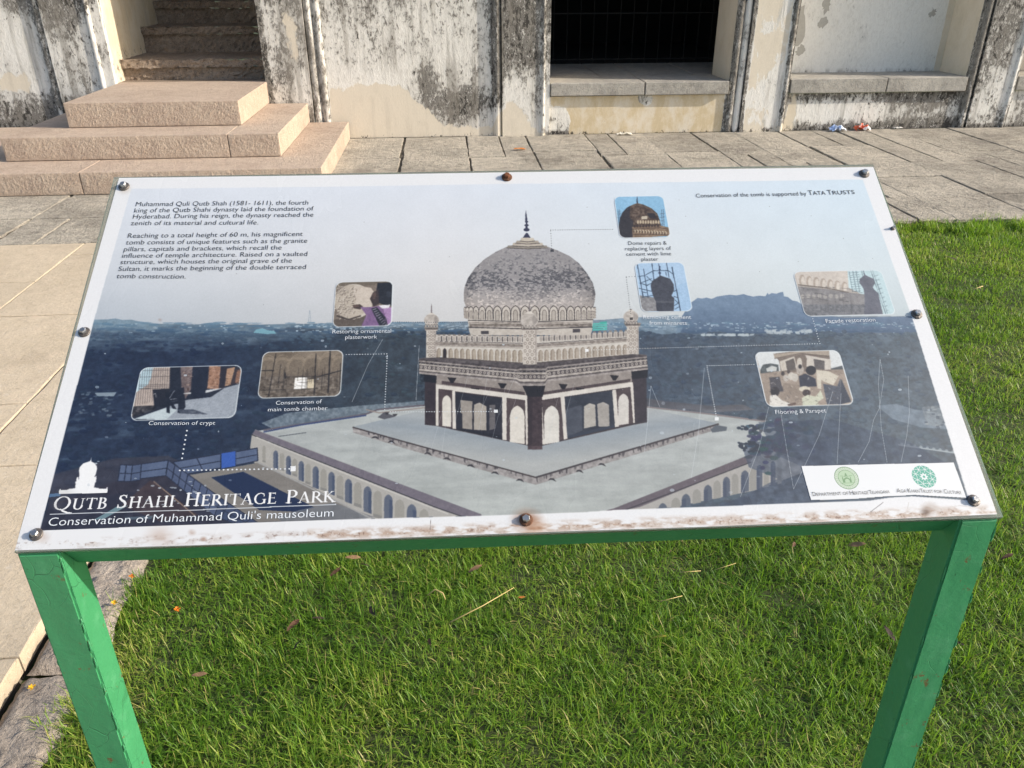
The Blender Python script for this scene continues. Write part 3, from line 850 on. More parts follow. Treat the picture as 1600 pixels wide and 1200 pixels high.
poly(HILL, hillcol)
poly([(935, 501), (1000, 496), (1060, 492), (1068, 508), (1062, 522), (940, 522)], (122, 148, 166), .55, N_B, 26)
for i in range(300):                                          # far tree belts between the houses
    x = R1.uniform(150, 735) if i < 190 else R1.uniform(930, 1436)
    y = R1.uniform(504, 523); q = (y-503)/20
    ell(x, y, R1.uniform(4, 16), R1.uniform(.8, 2.0), lerp((104, 138, 160), (56, 80, 108), min(1, q)), R1.uniform(.4, .8), n=10)
for i in range(620):
    x = R1.uniform(165, 735) if i < 400 else R1.uniform(930, 1430)
    y = 505+abs(R1.gauss(0, 7)) if i < 400 else 503+abs(R1.gauss(0, 9))
    if i < 400 and x < 460 and R1.random() < .75: continue
    w = R1.uniform(1.2, 6); h = R1.uniform(.8, 2.2); g = R1.uniform(150, 228)
    poly([(x, y), (x+w, y), (x+w, y+h), (x, y+h)], (g*.88, g*.97, g*1.03), R1.uniform(.35, .85))
def crown(x, y, w, h, c):
    ell(x+w*.15, y+h*.35, w, h, tuple(q-11 for q in c), .8, n=9); ell(x, y, w*.9, h*.8, c, .85, n=9); ell(x-w*.25, y-h*.25, w*.45, h*.4, tuple(q+9 for q in c), .6, n=8)
trees = [(R1.uniform(430, 1480), 525+R1.gauss(0, 2.4)) for i in range(240)]+[(R1.uniform(140, 520), 520+abs(R1.gauss(0, 14))) for i in range(200)]+[(x_, 521+R1.gauss(0, 1.2)) for x_ in [R1.choice((200, 262, 340, 395, 468, 540, 640, 700, 1010, 1120, 1290, 1350, 1420))+R1.gauss(0, 9) for i in range(130)]]+[(R1.uniform(90, 1490), R1.uniform(528, 790)) for i in range(1500)]
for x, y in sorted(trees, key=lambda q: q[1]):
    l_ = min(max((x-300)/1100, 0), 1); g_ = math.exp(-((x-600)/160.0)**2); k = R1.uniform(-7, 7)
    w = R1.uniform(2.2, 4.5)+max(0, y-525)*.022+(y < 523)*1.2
    crown(x, y, w, w*R1.uniform(.38, .6), lerp((37+46*l_+8*g_+k, 53+47*l_+6*g_+k*1.1, 78+36*l_-4*g_+k*.5), (108, 132, 150), .0 if x > 520 else max(0, min(.75, 1-(y-505)/42))))  # tree crowns carry the same painted haze towards the right
poly([(400, 515), (410, 513), (418, 516), (428, 517), (432, 521), (418, 522), (396, 520)], (128, 182, 196), .8)
for i in range(60):
    x, y0 = (R1.uniform(1095, 1172), 522) if i % 2 else (R1.uniform(1193, 1264), 519-(i % 5))
    poly([(x, y0), (x+R1.uniform(3, 9), y0-1), (x+6, y0+R1.uniform(2, 4)), (x, y0+3)], (178, 190, 196), .75)
for y in (505.5, 508.5, 511.5, 514.5): poly([(924+(y-505)*.3, y), (948, y-1), (949, y+1.2), (925, y+2)], (86, 190, 176))
poly([(937, 503), (948, 502), (948, 505), (937, 506)], (70, 170, 158))
stroke([(483.5, 485), (482, 504)], .8, (150, 165, 176)); stroke([(484, 485), (486, 504)], .8, (150, 165, 176)); stroke([(482.6, 496), (485.5, 496)], .7, (150, 165, 176))
# woodland clumps, dark grounds
# pale ruins, left
for i in range(40):
    x, y = R1.uniform(108, 185), R1.uniform(612, 650)
    poly([(x, y), (x+R1.uniform(3, 9), y-1), (x+5, y+2), (x, y+2)], (120, 134, 146), R1.uniform(.25, .7))
poly([(148, 614), (182, 613), (178, 619), (152, 619)], (150, 166, 176), .8)
# right-hand clearings
poly([(1370, 634), (1400, 631), (1430, 640), (1490, 648), (1505, 672), (1440, 668), (1395, 655)], (126, 142, 156), .7, N_B, 20)
poly([(1440, 636), (1475, 632), (1482, 650), (1470, 668), (1448, 664)], (150, 156, 156), .35, N_D, 50)
for i in range(26):
    x = R1.uniform(1442, 1486); y = R1.uniform(634, 668)
    poly([(x, y), (x+5, y), (x+5, y+2.5), (x, y+2.5)], (62, 74, 88) if i % 2 else (160, 168, 170), .55)
stroke([(1404, 695), (1494, 708)], 2.2, (176, 186, 190), .8)
for i in range(9): ell(1409+i*10, 694+i*1.45, 2.6, 2.2, (160, 172, 178), .7, n=10)
# terrace surroundings
poly([(408, 661), (450, 645), (560, 634), (664, 626), (664, 634), (590, 642), (430, 672)], (128, 142, 152), .75, N_D, 40)
poly([(1008, 622), (1050, 628), (1110, 634), (1160, 632), (1180, 640), (1110, 645), (1010, 634)], (112, 104, 104), .55, N_C, 40)
# lower terrace
def slabcol(x, y, sl):
    return np.array([172, 178, 177], np.float32)+((N_C[sl]-.5)*34+(N_B[sl]-.5)*12)[..., None]+np.clip((y-690)/110, 0, 1)[..., None]*np.array([2, 2, 0], np.float32)
poly([(398, 674), (470, 662), (575, 647), (591, 640), (664, 633), (1008, 636), (1110, 648), (1229, 663), (1180, 702), (1172, 710), (960, 797), (945, 799), (751, 806), (680, 777)], slabcol)
stroke([(412, 672), (572, 647), (590, 640), (664, 633)], 2.6, (104, 98, 106)); stroke([(412, 675), (470, 664), (572, 649)], 2.2, (62, 78, 120))
stroke([(1008, 635.5), (1110, 647), (1235, 663.5)], 2.6, (132, 124, 124)); stroke([(435, 682), (478, 676)], 1.2, (92, 98, 104))
stroke([(572, 640), (592, 645), (664, 637)], 2, (150, 140, 134))
poly([(590, 652), (600, 644), (630, 655), (612, 659)], (92, 92, 98)); poly([(601, 644), (608, 644), (606, 648), (603, 648)], (64, 62, 66)); poly([(613, 647), (621, 647), (619, 650), (615, 650)], (64, 62, 66))
# podium
def pod(x, y, sl):
    t = np.clip(1-np.abs(y-690-(np.abs(x-837)*-.12))/36, 0, 1)[..., None]
    return np.array([172, 176, 175], np.float32)-t*np.array([26, 20, 12], np.float32)+((N_C[sl]-.5)*18)[..., None]
poly([(551, 667), (664, 640), (1010, 637), (1123, 662), (1040, 686), (837, 746), (640, 692)], pod)
poly([(551, 667), (640, 692), (837, 746), (1040, 686), (1123, 662), (1121, 671), (1040, 696), (837, 757.5), (640, 703), (552, 676)], (152, 148, 146), noise=N_D, amt=34)
stroke([(551, 667.5), (640, 692.5), (837, 746)], 2.0, (70, 62, 62)); stroke([(837, 746), (1040, 686.5), (1123, 662.5)], 2.6, (70, 64, 66))
for i in range(70):
    t = R1.random()
    if R1.random() < .5: x, y = 560+277*t, 671+76*t
    else: x, y = 1118-280*t, 664.5+82*t
    h = R1.uniform(2, 8)
    poly([(x, y), (x+R1.uniform(1, 4), y), (x+2, y+h), (x, y+h*.7)], (66, 62, 66), R1.uniform(.4, .9))
for x, y in ((586, 684), (611, 691), (668, 709), (698, 717), (735, 728), (773, 739), (812, 750.5), (862, 749.5), (905, 736.5), (940, 726)):
    poly([(x-6, y+1), (x-2, y-2.5), (x+3, y-2), (x+7, y+3), (x, y)], (58, 56, 60))
poly([(1119, 664), (1136, 667), (1135, 673), (1113, 676), (1110, 671)], (92, 100, 108))
# front parapet and arcade of the terrace, left
poly([(399, 671), (680, 776.5), (752, 803.5), (752, 806), (700, 807), (560, 811), (520, 800), (396, 722), (391, 700), (393, 681)], (171, 169, 163), noise=N_B, amt=6)
poly([(399, 671.5), (680, 776.5), (752, 803.5), (752, 806), (722, 806.5), (680, 792), (394, 678)], (116, 110, 120), noise=N_D, amt=10)
stroke([(393, 679), (560, 745), (680, 792.5), (722, 807)], 1.4, (52, 52, 58)); stroke([(400, 683), (560, 748), (700, 803)], 2.0, (196, 194, 188))
LA = [(130, 705, 805, 20), (203, 735, 845, 30), (242, 750, 855, 30), (283, 768, 880, 30), (322, 785, 890, 31), (363, 800, 920, 33), (405, 817, 940, 35), (453, 833, 965, 38), (502, 850, 980, 39), (552, 868, 1005, 40), (605, 890, 1030, 44), (658, 912, 1055, 44), (716, 932, 1080, 48), (777, 958, 1115, 50), (840, 985, 1150, 54), (907, 1010, 1160, 54), (977, 1040, 1180, 60), (1053, 1070, 1180, 60), (1130, 1100, 1190, 60)]
for i, (x, y0, y1, w_) in enumerate(LA):
    cx, t, b_, ww = 380+x/4, 520+y0/4, 520+y1/4, w_/4
    dk = i % 2 == 1
    arch(cx, t, b_, ww, (96, 104, 120) if dk else (152, 150, 142), yb2=b_+ww*.35)
    if dk: poly([(cx+ww*.1, t+ww*.6), (cx+ww/2, t+ww*.7), (cx+ww/2, b_+ww*.35), (cx+ww*.1, b_+ww*.2)], (70, 82, 106), .8)
    else: poly([(cx-ww*.5, b_-ww*.4), (cx+ww/2, b_-ww*.1), (cx+ww/2, b_+ww*.35), (cx-ww/2, b_)], (120, 120, 118), .6)
# right arcade
poly([(960, 797), (1173, 713), (1215, 704), (1262, 724), (1262, 736), (1180, 766), (1050, 793), (990, 796)], (168, 166, 161), noise=N_B, amt=6)
poly([(944, 798.5), (960, 794), (1173, 710), (1178, 713), (1172, 722), (1000, 792), (975, 797)], (104, 95, 102), noise=N_D, amt=8)
stroke([(975, 797.5), (1060, 766), (1174, 722)], 1.3, (48, 48, 54))
RA = [(215, 1105, 50), (284, 1072, 54), (360, 1040, 54), (420, 1018, 52), (483, 990, 50), (548, 965, 48), (602, 940, 44), (657, 918, 42), (707, 900, 40), (765, 880, 46), (812, 862, 40), (850, 848, 34), (890, 838, 30), (930, 826, 28), (968, 815, 26)]
for i, (x, y0, w_) in enumerate(RA):
    cx, t, ww = 960+x/3.75, 500+y0/3.75, w_/3.75
    dk = i % 2 == 1
    bb = 500+(1128-(x-280)*.24)/3.75
    arch(cx, t, bb, ww, (88, 97, 112) if dk else (148, 147, 141), yb2=bb-ww*.2)
    if dk: poly([(cx-ww/2, t+ww*.7), (cx, t+ww*.5), (cx, bb), (cx-ww/2, bb)], (66, 78, 100), .7)
poly([(1160, 700), (1180, 690), (1300, 690), (1300, 776), (1262, 790), (1150, 790), (1130, 788), (1172, 770), (1215, 748), (1170, 730)], (64, 78, 100), .62, N_B, 30)
for i in range(160):                                          # tree over the terrace corner
    x, y = 1200+R1.gauss(10, 26), 686+R1.gauss(-2, 16)
    if x < 1153 or x < 1168-abs(y-664)*.0: continue
    ell(x, y, R1.uniform(3, 9), R1.uniform(2, 4.5), (52+R1.uniform(-8, 20), 66+R1.uniform(-8, 18), 84+R1.uniform(-8, 18)), .85, n=9)
for i in range(46):
    x, y = R1.uniform(1154, 1185), R1.choice((668, 672, 692, 697, 703))+R1.uniform(-3, 3)
    ell(x, y, R1.uniform(2, 4.5), R1.uniform(1.4, 2.6), (44, 56, 72), .95, n=8)
poly([(1185, 660), (1300, 655), (1420, 690), (1500, 735), (1255, 730), (1215, 712)], (62, 76, 98), .55, N_B, 22)

# --- the mausoleum
K4 = lambda P: S(P, 640, 460, 4)
KD = lambda P: S(P, 640, 320, 4)
cream, brown = (204, 199, 189), (100, 86, 86)
poly(K4([(95, 460), (165, 470), (690, 530), (860, 530), (1390, 450), (1480, 440), (1482, 800), (1400, 815), (830, 945), (740, 945), (165, 822), (95, 815)]), (86, 76, 78))
def face(P, c, **k): poly(K4(P), c, **k)
face([(165, 500), (690, 545), (730, 605), (730, 640), (165, 565)], (150, 141, 133), noise=N_D, amt=10); face([(815, 605), (860, 540), (1390, 470), (1390, 560), (815, 640)], (150, 141, 133), noise=N_D, amt=10)
face([(200, 540), (720, 610), (720, 630), (200, 560)], (96, 82, 82)); face([(820, 612), (1380, 528), (1380, 545), (820, 630)], (96, 82, 82))
for x, y in ((265, 535), (580, 570), (960, 575), (1280, 520), (410, 600), (1065, 600)): face([(x-28, y-16), (x+28, y-12), (x+8, y+18), (x-8, y+18)], (54, 48, 50))
face([(163, 562), (730, 632), (730, 662), (180, 592), (180, 822), (163, 820)], cream); face([(815, 632), (1395, 548), (1418, 800), (1398, 804), (1380, 578), (828, 660), (842, 938), (826, 940)], cream)
face([(720, 632), (734, 632), (742, 940), (728, 940)], cream)
face([(182, 590), (270, 600), (270, 835), (182, 825)], brown); face([(605, 648), (722, 662), (726, 938), (606, 910)], brown)
face([(830, 660), (945, 644), (960, 905), (845, 938)], brown); face([(1285, 592), (1380, 580), (1396, 805), (1300, 830)], brown)
def kn(cx, t, b, w, c, yb2=None): arch(640+cx/4, 460+t/4, 460+b/4, w/4, c, yb2=None if yb2 is None else 460+yb2/4)
kn(232, 630, 822, 56, (206, 202, 190), 828); kn(673, 695, 922, 92, (208, 203, 192), 936); kn(888, 695, 938, 94, (206, 203, 194), 922); kn(1337, 620, 818, 66, (200, 196, 188), 808)
face([(266, 602), (285, 604), (290, 842), (268, 838)], cream); face([(578, 642), (606, 646), (606, 912), (580, 908)], cream)
face([(944, 642), (968, 638), (986, 902), (964, 908)], cream); face([(1266, 598), (1290, 594), (1308, 826), (1284, 830)], cream)
face([(285, 612), (578, 650), (580, 908), (290, 842)], (62, 62, 72)); face([(970, 642), (1266, 600), (1284, 830), (986, 900)], (70, 76, 88))
for P, c in (([(318, 660), (392, 668), (392, 845), (330, 838), (330, 745), (318, 740)], (166, 158, 146)), ([(402, 690), (436, 676), (480, 700), (480, 850), (402, 846)], (178, 170, 156)), ([(498, 690), (535, 690), (535, 840), (498, 850)], (120, 116, 116)),
             ([(1090, 700), (1125, 680), (1160, 690), (1165, 822), (1090, 838)], (184, 178, 166)), ([(1172, 686), (1210, 672), (1246, 690), (1250, 826), (1180, 826)], (172, 166, 156)), ([(975, 720), (1075, 690), (1080, 850), (985, 890)], (92, 98, 110))):
    face(P, c, a=.9)
face([(300, 842), (575, 880), (580, 908), (290, 842)], (48, 50, 60)); face([(1000, 880), (1280, 815), (1284, 832), (986, 902)], (58, 66, 80))
face([(740, 570), (828, 570), (830, 970), (738, 970)], (88, 72, 74), noise=N_D, amt=14); face([(700, 560), (850, 560), (832, 640), (738, 640)], (52, 48, 52))
face([(738, 640), (770, 640), (764, 970), (740, 970)], (74, 60, 62), a=.7)
face([(95, 500), (160, 505), (160, 815), (95, 815)], (78, 66, 70)); face([(1395, 480), (1478, 470), (1484, 800), (1408, 806)], (80, 72, 78)); face([(90, 500), (170, 510), (165, 555), (90, 545)], (48, 46, 52)); face([(1385, 480), (1490, 470), (1486, 520), (1390, 530)], (50, 48, 54))
# cornice: stacked bands
top_ = [(58, 400), (670, 458), (690, 448), (850, 448), (862, 440), (1482, 376)]
bot_ = [(60, 497), (665, 552), (690, 572), (845, 572), (862, 545), (1490, 470)]
face([(58, 402), (160, 385), (712, 420), (795, 418), (1375, 366), (1484, 378), (862, 455), (690, 462)], (104, 97, 96), noise=N_D, amt=20)
cb = [(0, .12, (96, 88, 88)), (.12, .22, (150, 142, 136)), (.22, .32, (84, 78, 80)), (.32, .42, (176, 168, 158)), (.42, .66, (104, 96, 96)), (.66, .78, (178, 170, 160)), (.78, .88, (112, 104, 102)), (.88, 1.0, (160, 152, 146))]
for a_, b_, c in cb: poly(K4([lerp(p, q, a_) for p, q in zip(top_, bot_)]+[lerp(p, q, b_) for p, q in zip(top_, bot_)][::-1]), c, noise=N_D, amt=26)
for sgm in range(5):
    (p0, p1), (q0, q1) = (top_[sgm], top_[sgm+1]), (bot_[sgm], bot_[sgm+1])
    n_ = max(2, int(abs(p1[0]-p0[0])/26))
    for i in range(n_):
        t = (i+.5)/n_
        m0, m1 = lerp(p0, p1, t), lerp(q0, q1, t)
        c_ = lerp(m0, m1, .54); ell(640+c_[0]/4, 460+c_[1]/4, 2.2, 2.4, (188, 180, 168), .9, n=9); ell(640+c_[0]/4, 460+c_[1]/4, .9, 1.0, (84, 78, 80), .9, n=7)
        c_ = lerp(m0, m1, .27); ell(640+c_[0]/4, 460+c_[1]/4, 1.5, .8, (150, 142, 134), .8, n=7)
# upper gallery
gal = (198, 192, 181)
face([(160, 250), (712, 262), (712, 432), (160, 396)], gal, noise=N_D, amt=7); face([(795, 262), (1375, 235), (1375, 380), (795, 428)], gal, noise=N_D, amt=7)
face([(165, 296), (712, 312), (712, 330), (165, 318)], (148, 138, 128), noise=N_D, amt=30); face([(795, 312), (1370, 275), (1370, 290), (795, 330)], (148, 138, 128), noise=N_D, amt=30)
stroke(K4([(165, 292), (712, 306)]), .9, (96, 88, 86)); stroke(K4([(795, 308), (1372, 270)]), .9, (96, 88, 86)); stroke(K4([(165, 322), (712, 336)]), .9, (150, 140, 130)); stroke(K4([(795, 336), (1370, 294)]), .9, (150, 140, 130))
stroke(K4([(165, 394), (712, 430)]), 1.6, (108, 98, 94)); stroke(K4([(795, 428), (1375, 378)]), 1.6, (108, 98, 94))
for i in range(15):
    t = (i+.5)/15; x = 165+545*t
    kn(x, 335+12*t, 392+32*t, 27, (152, 138, 120)); kn(x+4, 340+12*t, 392+32*t, 17, (172, 160, 142))
    if i == 1: kn(x, 337, 396, 20, (78, 70, 70))
for i in range(15):
    t = (i+.5)/15; x = 800+565*t
    kn(x, 348-38*t, 420-46*t, 29, (152, 138, 120)); kn(x+4, 352-38*t, 420-46*t, 18, (174, 162, 146))
for i in range(17):
    t = (i+.5)/17; x = 168+540*t; y = 272+6*t
    ell(640+x/4, 460+y/4, 3.5, 6, (186, 178, 168), n=12); ell(640+(x+16)/4, 460+(y+4)/4, 1.2, 4.5, (84, 78, 78), .85, n=8); ell(640+x/4, 460+(y-20)/4, 2.6, 1.6, (128, 120, 114), .8, n=8); ell(640+(x-2)/4, 460+(y+6)/4, 1.6, 3.4, (150, 142, 132), .6, n=8)
for i in range(17):
    t = (i+.5)/17; x = 806+565*t; y = 276-32*t
    ell(640+x/4, 460+y/4, 3.5, 6, (184, 176, 166), n=12); ell(640+(x+16)/4, 460+(y+2)/4, 1.2, 4.5, (92, 86, 86), .8, n=8); ell(640+x/4, 460+(y-20)/4, 2.6, 1.6, (128, 120, 114), .8, n=8); ell(640+(x-2)/4, 460+(y+6)/4, 1.6, 3.4, (152, 144, 134), .6, n=8)
# drum and petals
KQ = lambda P: S(P, 640, 320, 4)
poly(KQ([(362, 705), (1148, 705), (1140, 790), (1130, 815), (382, 815), (372, 790)]), (190, 182, 170), noise=N_D, amt=8)
poly(KQ([(372, 735), (1140, 735), (1138, 762), (374, 762)]), (140, 130, 120), noise=N_D, amt=36)
stroke(KQ([(365, 722), (750, 732), (1148, 718)]), 1.2, (92, 86, 86)); stroke(KQ([(368, 766), (750, 776), (1142, 764)]), 1.6, (92, 86, 86)); stroke(KQ([(368, 742), (1142, 740)]), .8, (200, 192, 180))
poly(KQ([(446, 788), (494, 788), (494, 808), (446, 808)]), (92, 88, 90)); poly(KQ([(1020, 776), (1066, 776), (1066, 798), (1020, 798)]), (96, 90, 92))
# dome
dome = [(607, 262), (540, 293), (470, 338), (410, 393), (365, 458), (343, 515), (338, 560), (341, 605), (352, 640), (372, 680), (420, 708), (750, 722), (1080, 706), (1130, 680), (1148, 645), (1158, 600), (1162, 555), (1146, 490), (1110, 430), (1060, 366), (1000, 320), (925, 285), (865, 262)]
def domecol(x, y, sl):
    u = (x-827.5)/103.0; yy = (y-385)/100
    base = np.array([160, 157, 157], np.float32)
    d = np.clip(1.1-np.abs(yy-.52)*2.3, 0, 1)
    e = N_E[sl]*.40+N_B[sl]*.32+N_A[sl]*.28
    dk = np.clip((e-.55+.10*d+.05*np.clip(u, 0, 1))*9, 0, 1)*(.45+.55*d)
    lt = np.clip((N_B[sl]*.35+N_E[sl][::-1, ::-1]*.65-.54)*9, 0, 1)*np.clip(yy*1.3, .25, 1)
    low = np.clip((yy-.62)*3, 0, 1)
    c = base+low[..., None]*np.array([22, 17, 10], np.float32)-dk[..., None]*np.array([62, 59, 54], np.float32)+lt[..., None]*np.array([34, 31, 27], np.float32)
    return c+((N_A[sl]-.5)*24)[..., None]-np.clip(u*u-.55, 0, 1)[..., None]*40+(np.clip(.55-yy, 0, 1)*-10)[..., None]
poly(KD(dome), domecol)
for i in range(20):
    a_ = math.pi*(.03+.94*(i+.5)/20)
    x = 752-400*math.cos(a_); wd = max(12, 62*math.sin(a_)); sp = (752-x)*-.03
    yt, yb_ = 652-10*math.sin(a_), 706+18*math.sin(a_)
    arch(640+(x+sp)/4, 320+(yt-14)/4, 320+yb_/4, wd/4*1.02, (84, 76, 74)); arch(640+(x+sp)/4, 320+(yt-9)/4, 320+yb_/4, wd/4*.86, (196, 188, 176)); arch(640+(x+sp)/4, 320+(yt+12)/4, 320+yb_/4, wd/4*.52, (134, 124, 114)); arch(640+(x+sp)/4, 320+(yt+17)/4, 320+yb_/4, wd/4*.36, (176, 168, 156))
for (x0, x1, y0, y1, c) in ((607, 865, 254, 270, (150, 142, 130)), (640, 838, 238, 257, (186, 176, 160)), (662, 812, 224, 240, (176, 166, 150)), (690, 782, 206, 226, (196, 186, 168))):
    poly(KD([(x0, y1), (x0+8, y0), (x1-8, y0), (x1, y1), ((x0+x1)/2, y1+6)]), c, noise=N_D, amt=10); stroke(KD([(x0, y1), ((x0+x1)/2, y1+6), (x1, y1)]), .9, (96, 88, 84))
nav = (60, 62, 84)
poly(KD([(708, 206), (718, 190), (728, 176), (738, 176), (746, 190), (756, 206)]), nav)
for y, r, h in ((156, 19, 11), (128, 14, 7), (106, 11, 6), (142, 8, 10), (116, 6, 8), (90, 5, 14)): ell(640+731/4, 320+y/4, r/4, h/4, nav, n=14)
poly(KD([(724, 110), (722, 70), (727, 34), (733, 70), (736, 110)]), nav)
# minarets
def minaret(x0, x1, yt, yb_, cx, cy, r, sp):
    face([(x0, yt), (x1, yt), (x1+1, yb_), (x0-1, yb_)], (196, 188, 176))
    n_ = int((yb_-yt)/24)
    for j in range(n_):
        for k in range(3):
            xx = x0+(x1-x0)*(k+.5+(.0 if j % 2 else .5))/3
            if xx > x1-4: continue
            yy_ = yt+8+(j+.5)*(yb_-yt-10)/n_
            ell(640+xx/4, 460+yy_/4, 2.3, 2.6, (140, 128, 118), n=9); ell(640+xx/4, 460+yy_/4, 1.5, 1.8, (190, 182, 170), n=8)
    face([(x1-12, yt), (x1, yt), (x1+1, yb_), (x1-11, yb_)], (150, 140, 132), a=.5)
    face([(x0-14, yt-12), (x1+14, yt-12), (x1+8, yt+10), (x0-8, yt+10)], (150, 140, 130)); stroke(K4([(x0-12, yt), (x1+12, yt)]), .9, (84, 78, 78)); stroke(K4([(x0-8, yt+10), (x1+8, yt+10)]), .8, (210, 202, 190))
    ell(640+cx/4, 460+cy/4, r/4, r*.86/4, (182, 174, 164), n=24, noise=N_D, amt=22); face([(cx+r*.45, cy-r*.6), (cx+r, cy), (cx+r*.5, cy+r*.7), (cx+r*.3, cy)], (140, 132, 126), a=.5)
    for k in range(5):
        xx = cx-r*.75+r*1.5*k/4; ell(640+xx/4, 460+(cy+r*.78)/4, 1.7, 3.2, (112, 104, 100), n=8); ell(640+xx/4, 460+(cy+r*.78)/4, 1.0, 2.4, (188, 180, 168), n=8)
    face([(cx-r*.5, cy-r*.74), (cx-r*.1, cy-r*1.05), (cx+r*.1, cy-r*1.05), (cx+r*.5, cy-r*.74)], (206, 198, 186))
    stroke(K4([(cx, cy-r), (cx, sp)]), [2.2, .8], (120, 110, 112))
    for q in (.25, .5, .7): ell(640+cx/4, 460+(cy-r-(cy-r-sp)*q)/4, 1.6-q, 1.2, (130, 120, 120), n=8)
minaret(105, 167, 215, 395, 137, 162, 47, 60)
minaret(1358, 1432, 190, 374, 1383, 142, 47, 95)
minaret(708, 795, 215, 438, 748, 162, 56, 60)

# --- lower left: fence, courtyard
gr = (64, 56, 62)
poly([(80, 742), (180, 716), (263, 712), (300, 730), (300, 760), (190, 770), (75, 790)], (86, 74, 76), .45, N_C, 26)
poly([(180, 752), (262, 742), (340, 775), (420, 812), (300, 820), (120, 826), (62, 829), (75, 790)], (58, 54, 66), .75, N_B, 16)
poly([(235, 750), (262, 768), (310, 805), (250, 815), (190, 790)], (84, 64, 60), .6, N_B, 14)
poly([(296, 742), (340, 735), (402, 723), (485, 760), (560, 800), (562, 811), (400, 816), (375, 800)], (128, 124, 118), noise=N_C, amt=12)
poly([(330, 746), (380, 737), (430, 762), (492, 793), (470, 800), (405, 797)], (33, 50, 84)); poly([(430, 806), (520, 785), (585, 808), (560, 812), (440, 815)], (112, 116, 122), .8, N_B, 14)
stroke([(402, 722), (480, 760), (580, 810)], 2.4, (158, 158, 156))
def fence(P, n_, c=(90, 104, 132)):
    (a, b, c2, d) = P
    poly(P, c, noise=N_B, amt=8)
    for i in range(n_+1): stroke([lerp(a, b, i/n_), lerp(d, c2, i/n_)], 1.5, (40, 46, 66))
    stroke([a, b], 1.5, (44, 50, 70)); stroke([lerp(a, d, .52), lerp(b, c2, .52)], 1.3, (44, 50, 70)); stroke([d, c2], 1.2, (40, 46, 66))
fence([(188, 726), (207, 727), (204, 752), (184, 752)], 2); fence([(207, 727), (221, 725), (219, 750), (204, 752)], 1, (84, 98, 126)); fence([(221, 725), (263, 719), (259, 743), (219, 748)], 1)
fence([(270, 722), (345, 709), (345, 731), (290, 741)], 2); fence([(368, 706), (402, 700), (403, 720), (368, 727)], 1)
poly([(346, 708), (368, 704.5), (368, 728), (346, 732)], (58, 96, 178)); stroke([(346, 708), (368, 704.5)], 1.2, (50, 60, 90))
fence([(263, 719), (345, 778), (335, 806), (259, 743)], 8, (82, 94, 122)); fence([(345, 778), (405, 818), (385, 826), (335, 806)], 5, (66, 78, 106))
stroke([(240, 752), (305, 806)], 1.8, (146, 128, 112), .8)
poly([(147, 812), (182, 792), (200, 790), (160, 812)], (120, 152, 160), .85); poly([(195, 808), (240, 806), (236, 811), (198, 812)], (104, 128, 140), .6); poly([(78, 772), (95, 770), (94, 775), (76, 777)], (86, 116, 150))
# little logo: domed tomb in silhouette
Lg = lambda P: S(P, 60, 700, 5.714)
wht = (244, 246, 247)
poly(Lg([(185, 410), (183, 380), (190, 380), (190, 368), (198, 367), (198, 378), (270, 372), (270, 364), (328, 360), (332, 320), (328, 300), (338, 298), (344, 260), (356, 258), (360, 285), (366, 240), (362, 200), (372, 168), (400, 138), (440, 124), (462, 118), (474, 78), (472, 120), (500, 134), (520, 160), (524, 190), (516, 225), (500, 258), (508, 256), (514, 248), (520, 252), (514, 290), (516, 306), (506, 308), (496, 352), (540, 358), (542, 366), (606, 362), (608, 350), (618, 348), (616, 395), (604, 400)]), wht)

# --- serif title, drawn letter by letter
SER = {}
def G(ch, adv, *strokes): SER[ch] = (adv, strokes)
TK, TN = .135, .055
def L(*p, w=TK): return ('l', p, w)
def sf(x, y, w=.2): return ('l', ((x-w/2, y), (x+w/2, y)), .045)
def arc(cx, cy, rx, ry, a0, a1, thick=TK, thin=TN, n=20):
    P, W = [], []
    for i in range(n+1):
        a = RAD(a0+(a1-a0)*i/n)
        P.append((cx+rx*math.cos(a), cy+ry*math.sin(a))); W.append(thin+(thick-thin)*abs(math.cos(a))**1.4)
    return ('v', P, W)
G('I', .36, L((.18, 0), (.18, 1)), sf(.18, .02, .26), sf(.18, .98, .26))
G('H', .88, L((.18, 0), (.18, 1)), L((.70, 0), (.70, 1)), L((.18, .52), (.70, .52), w=TN), sf(.18, .02, .26), sf(.18, .98, .26), sf(.70, .02, .26), sf(.70, .98, .26))
G('T', .74, L((.37, 0), (.37, 1)), L((.04, .97), (.70, .97), w=TN), L((.05, .99), (.03, .80), w=.04), L((.69, .99), (.71, .80), w=.04), sf(.37, .02, .26))
G('E', .62, L((.16, 0), (.16, 1)), L((.06, .975), (.52, .975), w=TN), L((.16, .53), (.46, .53), w=TN), L((.06, .025), (.56, .025), w=TN), L((.52, 1), (.525, .84), w=.04), L((.46, .60), (.46, .45), w=.035), L((.555, .0), (.585, .18), w=.04))
G('A', .82, L((.10, 0), (.40, 1.0), w=TN), L((.40, 1.0), (.70, 0), w=TK), L((.20, .34), (.58, .34), w=TN), sf(.10, .02, .22), sf(.71, .02, .26))
G('R', .76, L((.16, 0), (.16, 1)), L((.06, .975), (.34, .975), w=TN), arc(.32, .745, .22, .235, 90, -90), L((.16, .50), (.34, .50), w=TN), L((.34, .50), (.74, .0), w=TK), sf(.16, .02, .26), sf(.74, .01, .12))
G('P', .64, L((.16, 0), (.16, 1)), L((.06, .975), (.34, .975), w=TN), arc(.32, .72, .24, .26, 90, -90), L((.16, .46), (.34, .46), w=TN), sf(.16, .02, .28))
G('B', .66, L((.16, 0), (.16, 1)), L((.06, .975), (.32, .975), w=TN), arc(.30, .76, .19, .22, 90, -90), L((.16, .53), (.34, .53), w=TN), arc(.32, .275, .24, .255, 90, -90), L((.06, .022), (.34, .022), w=TN))
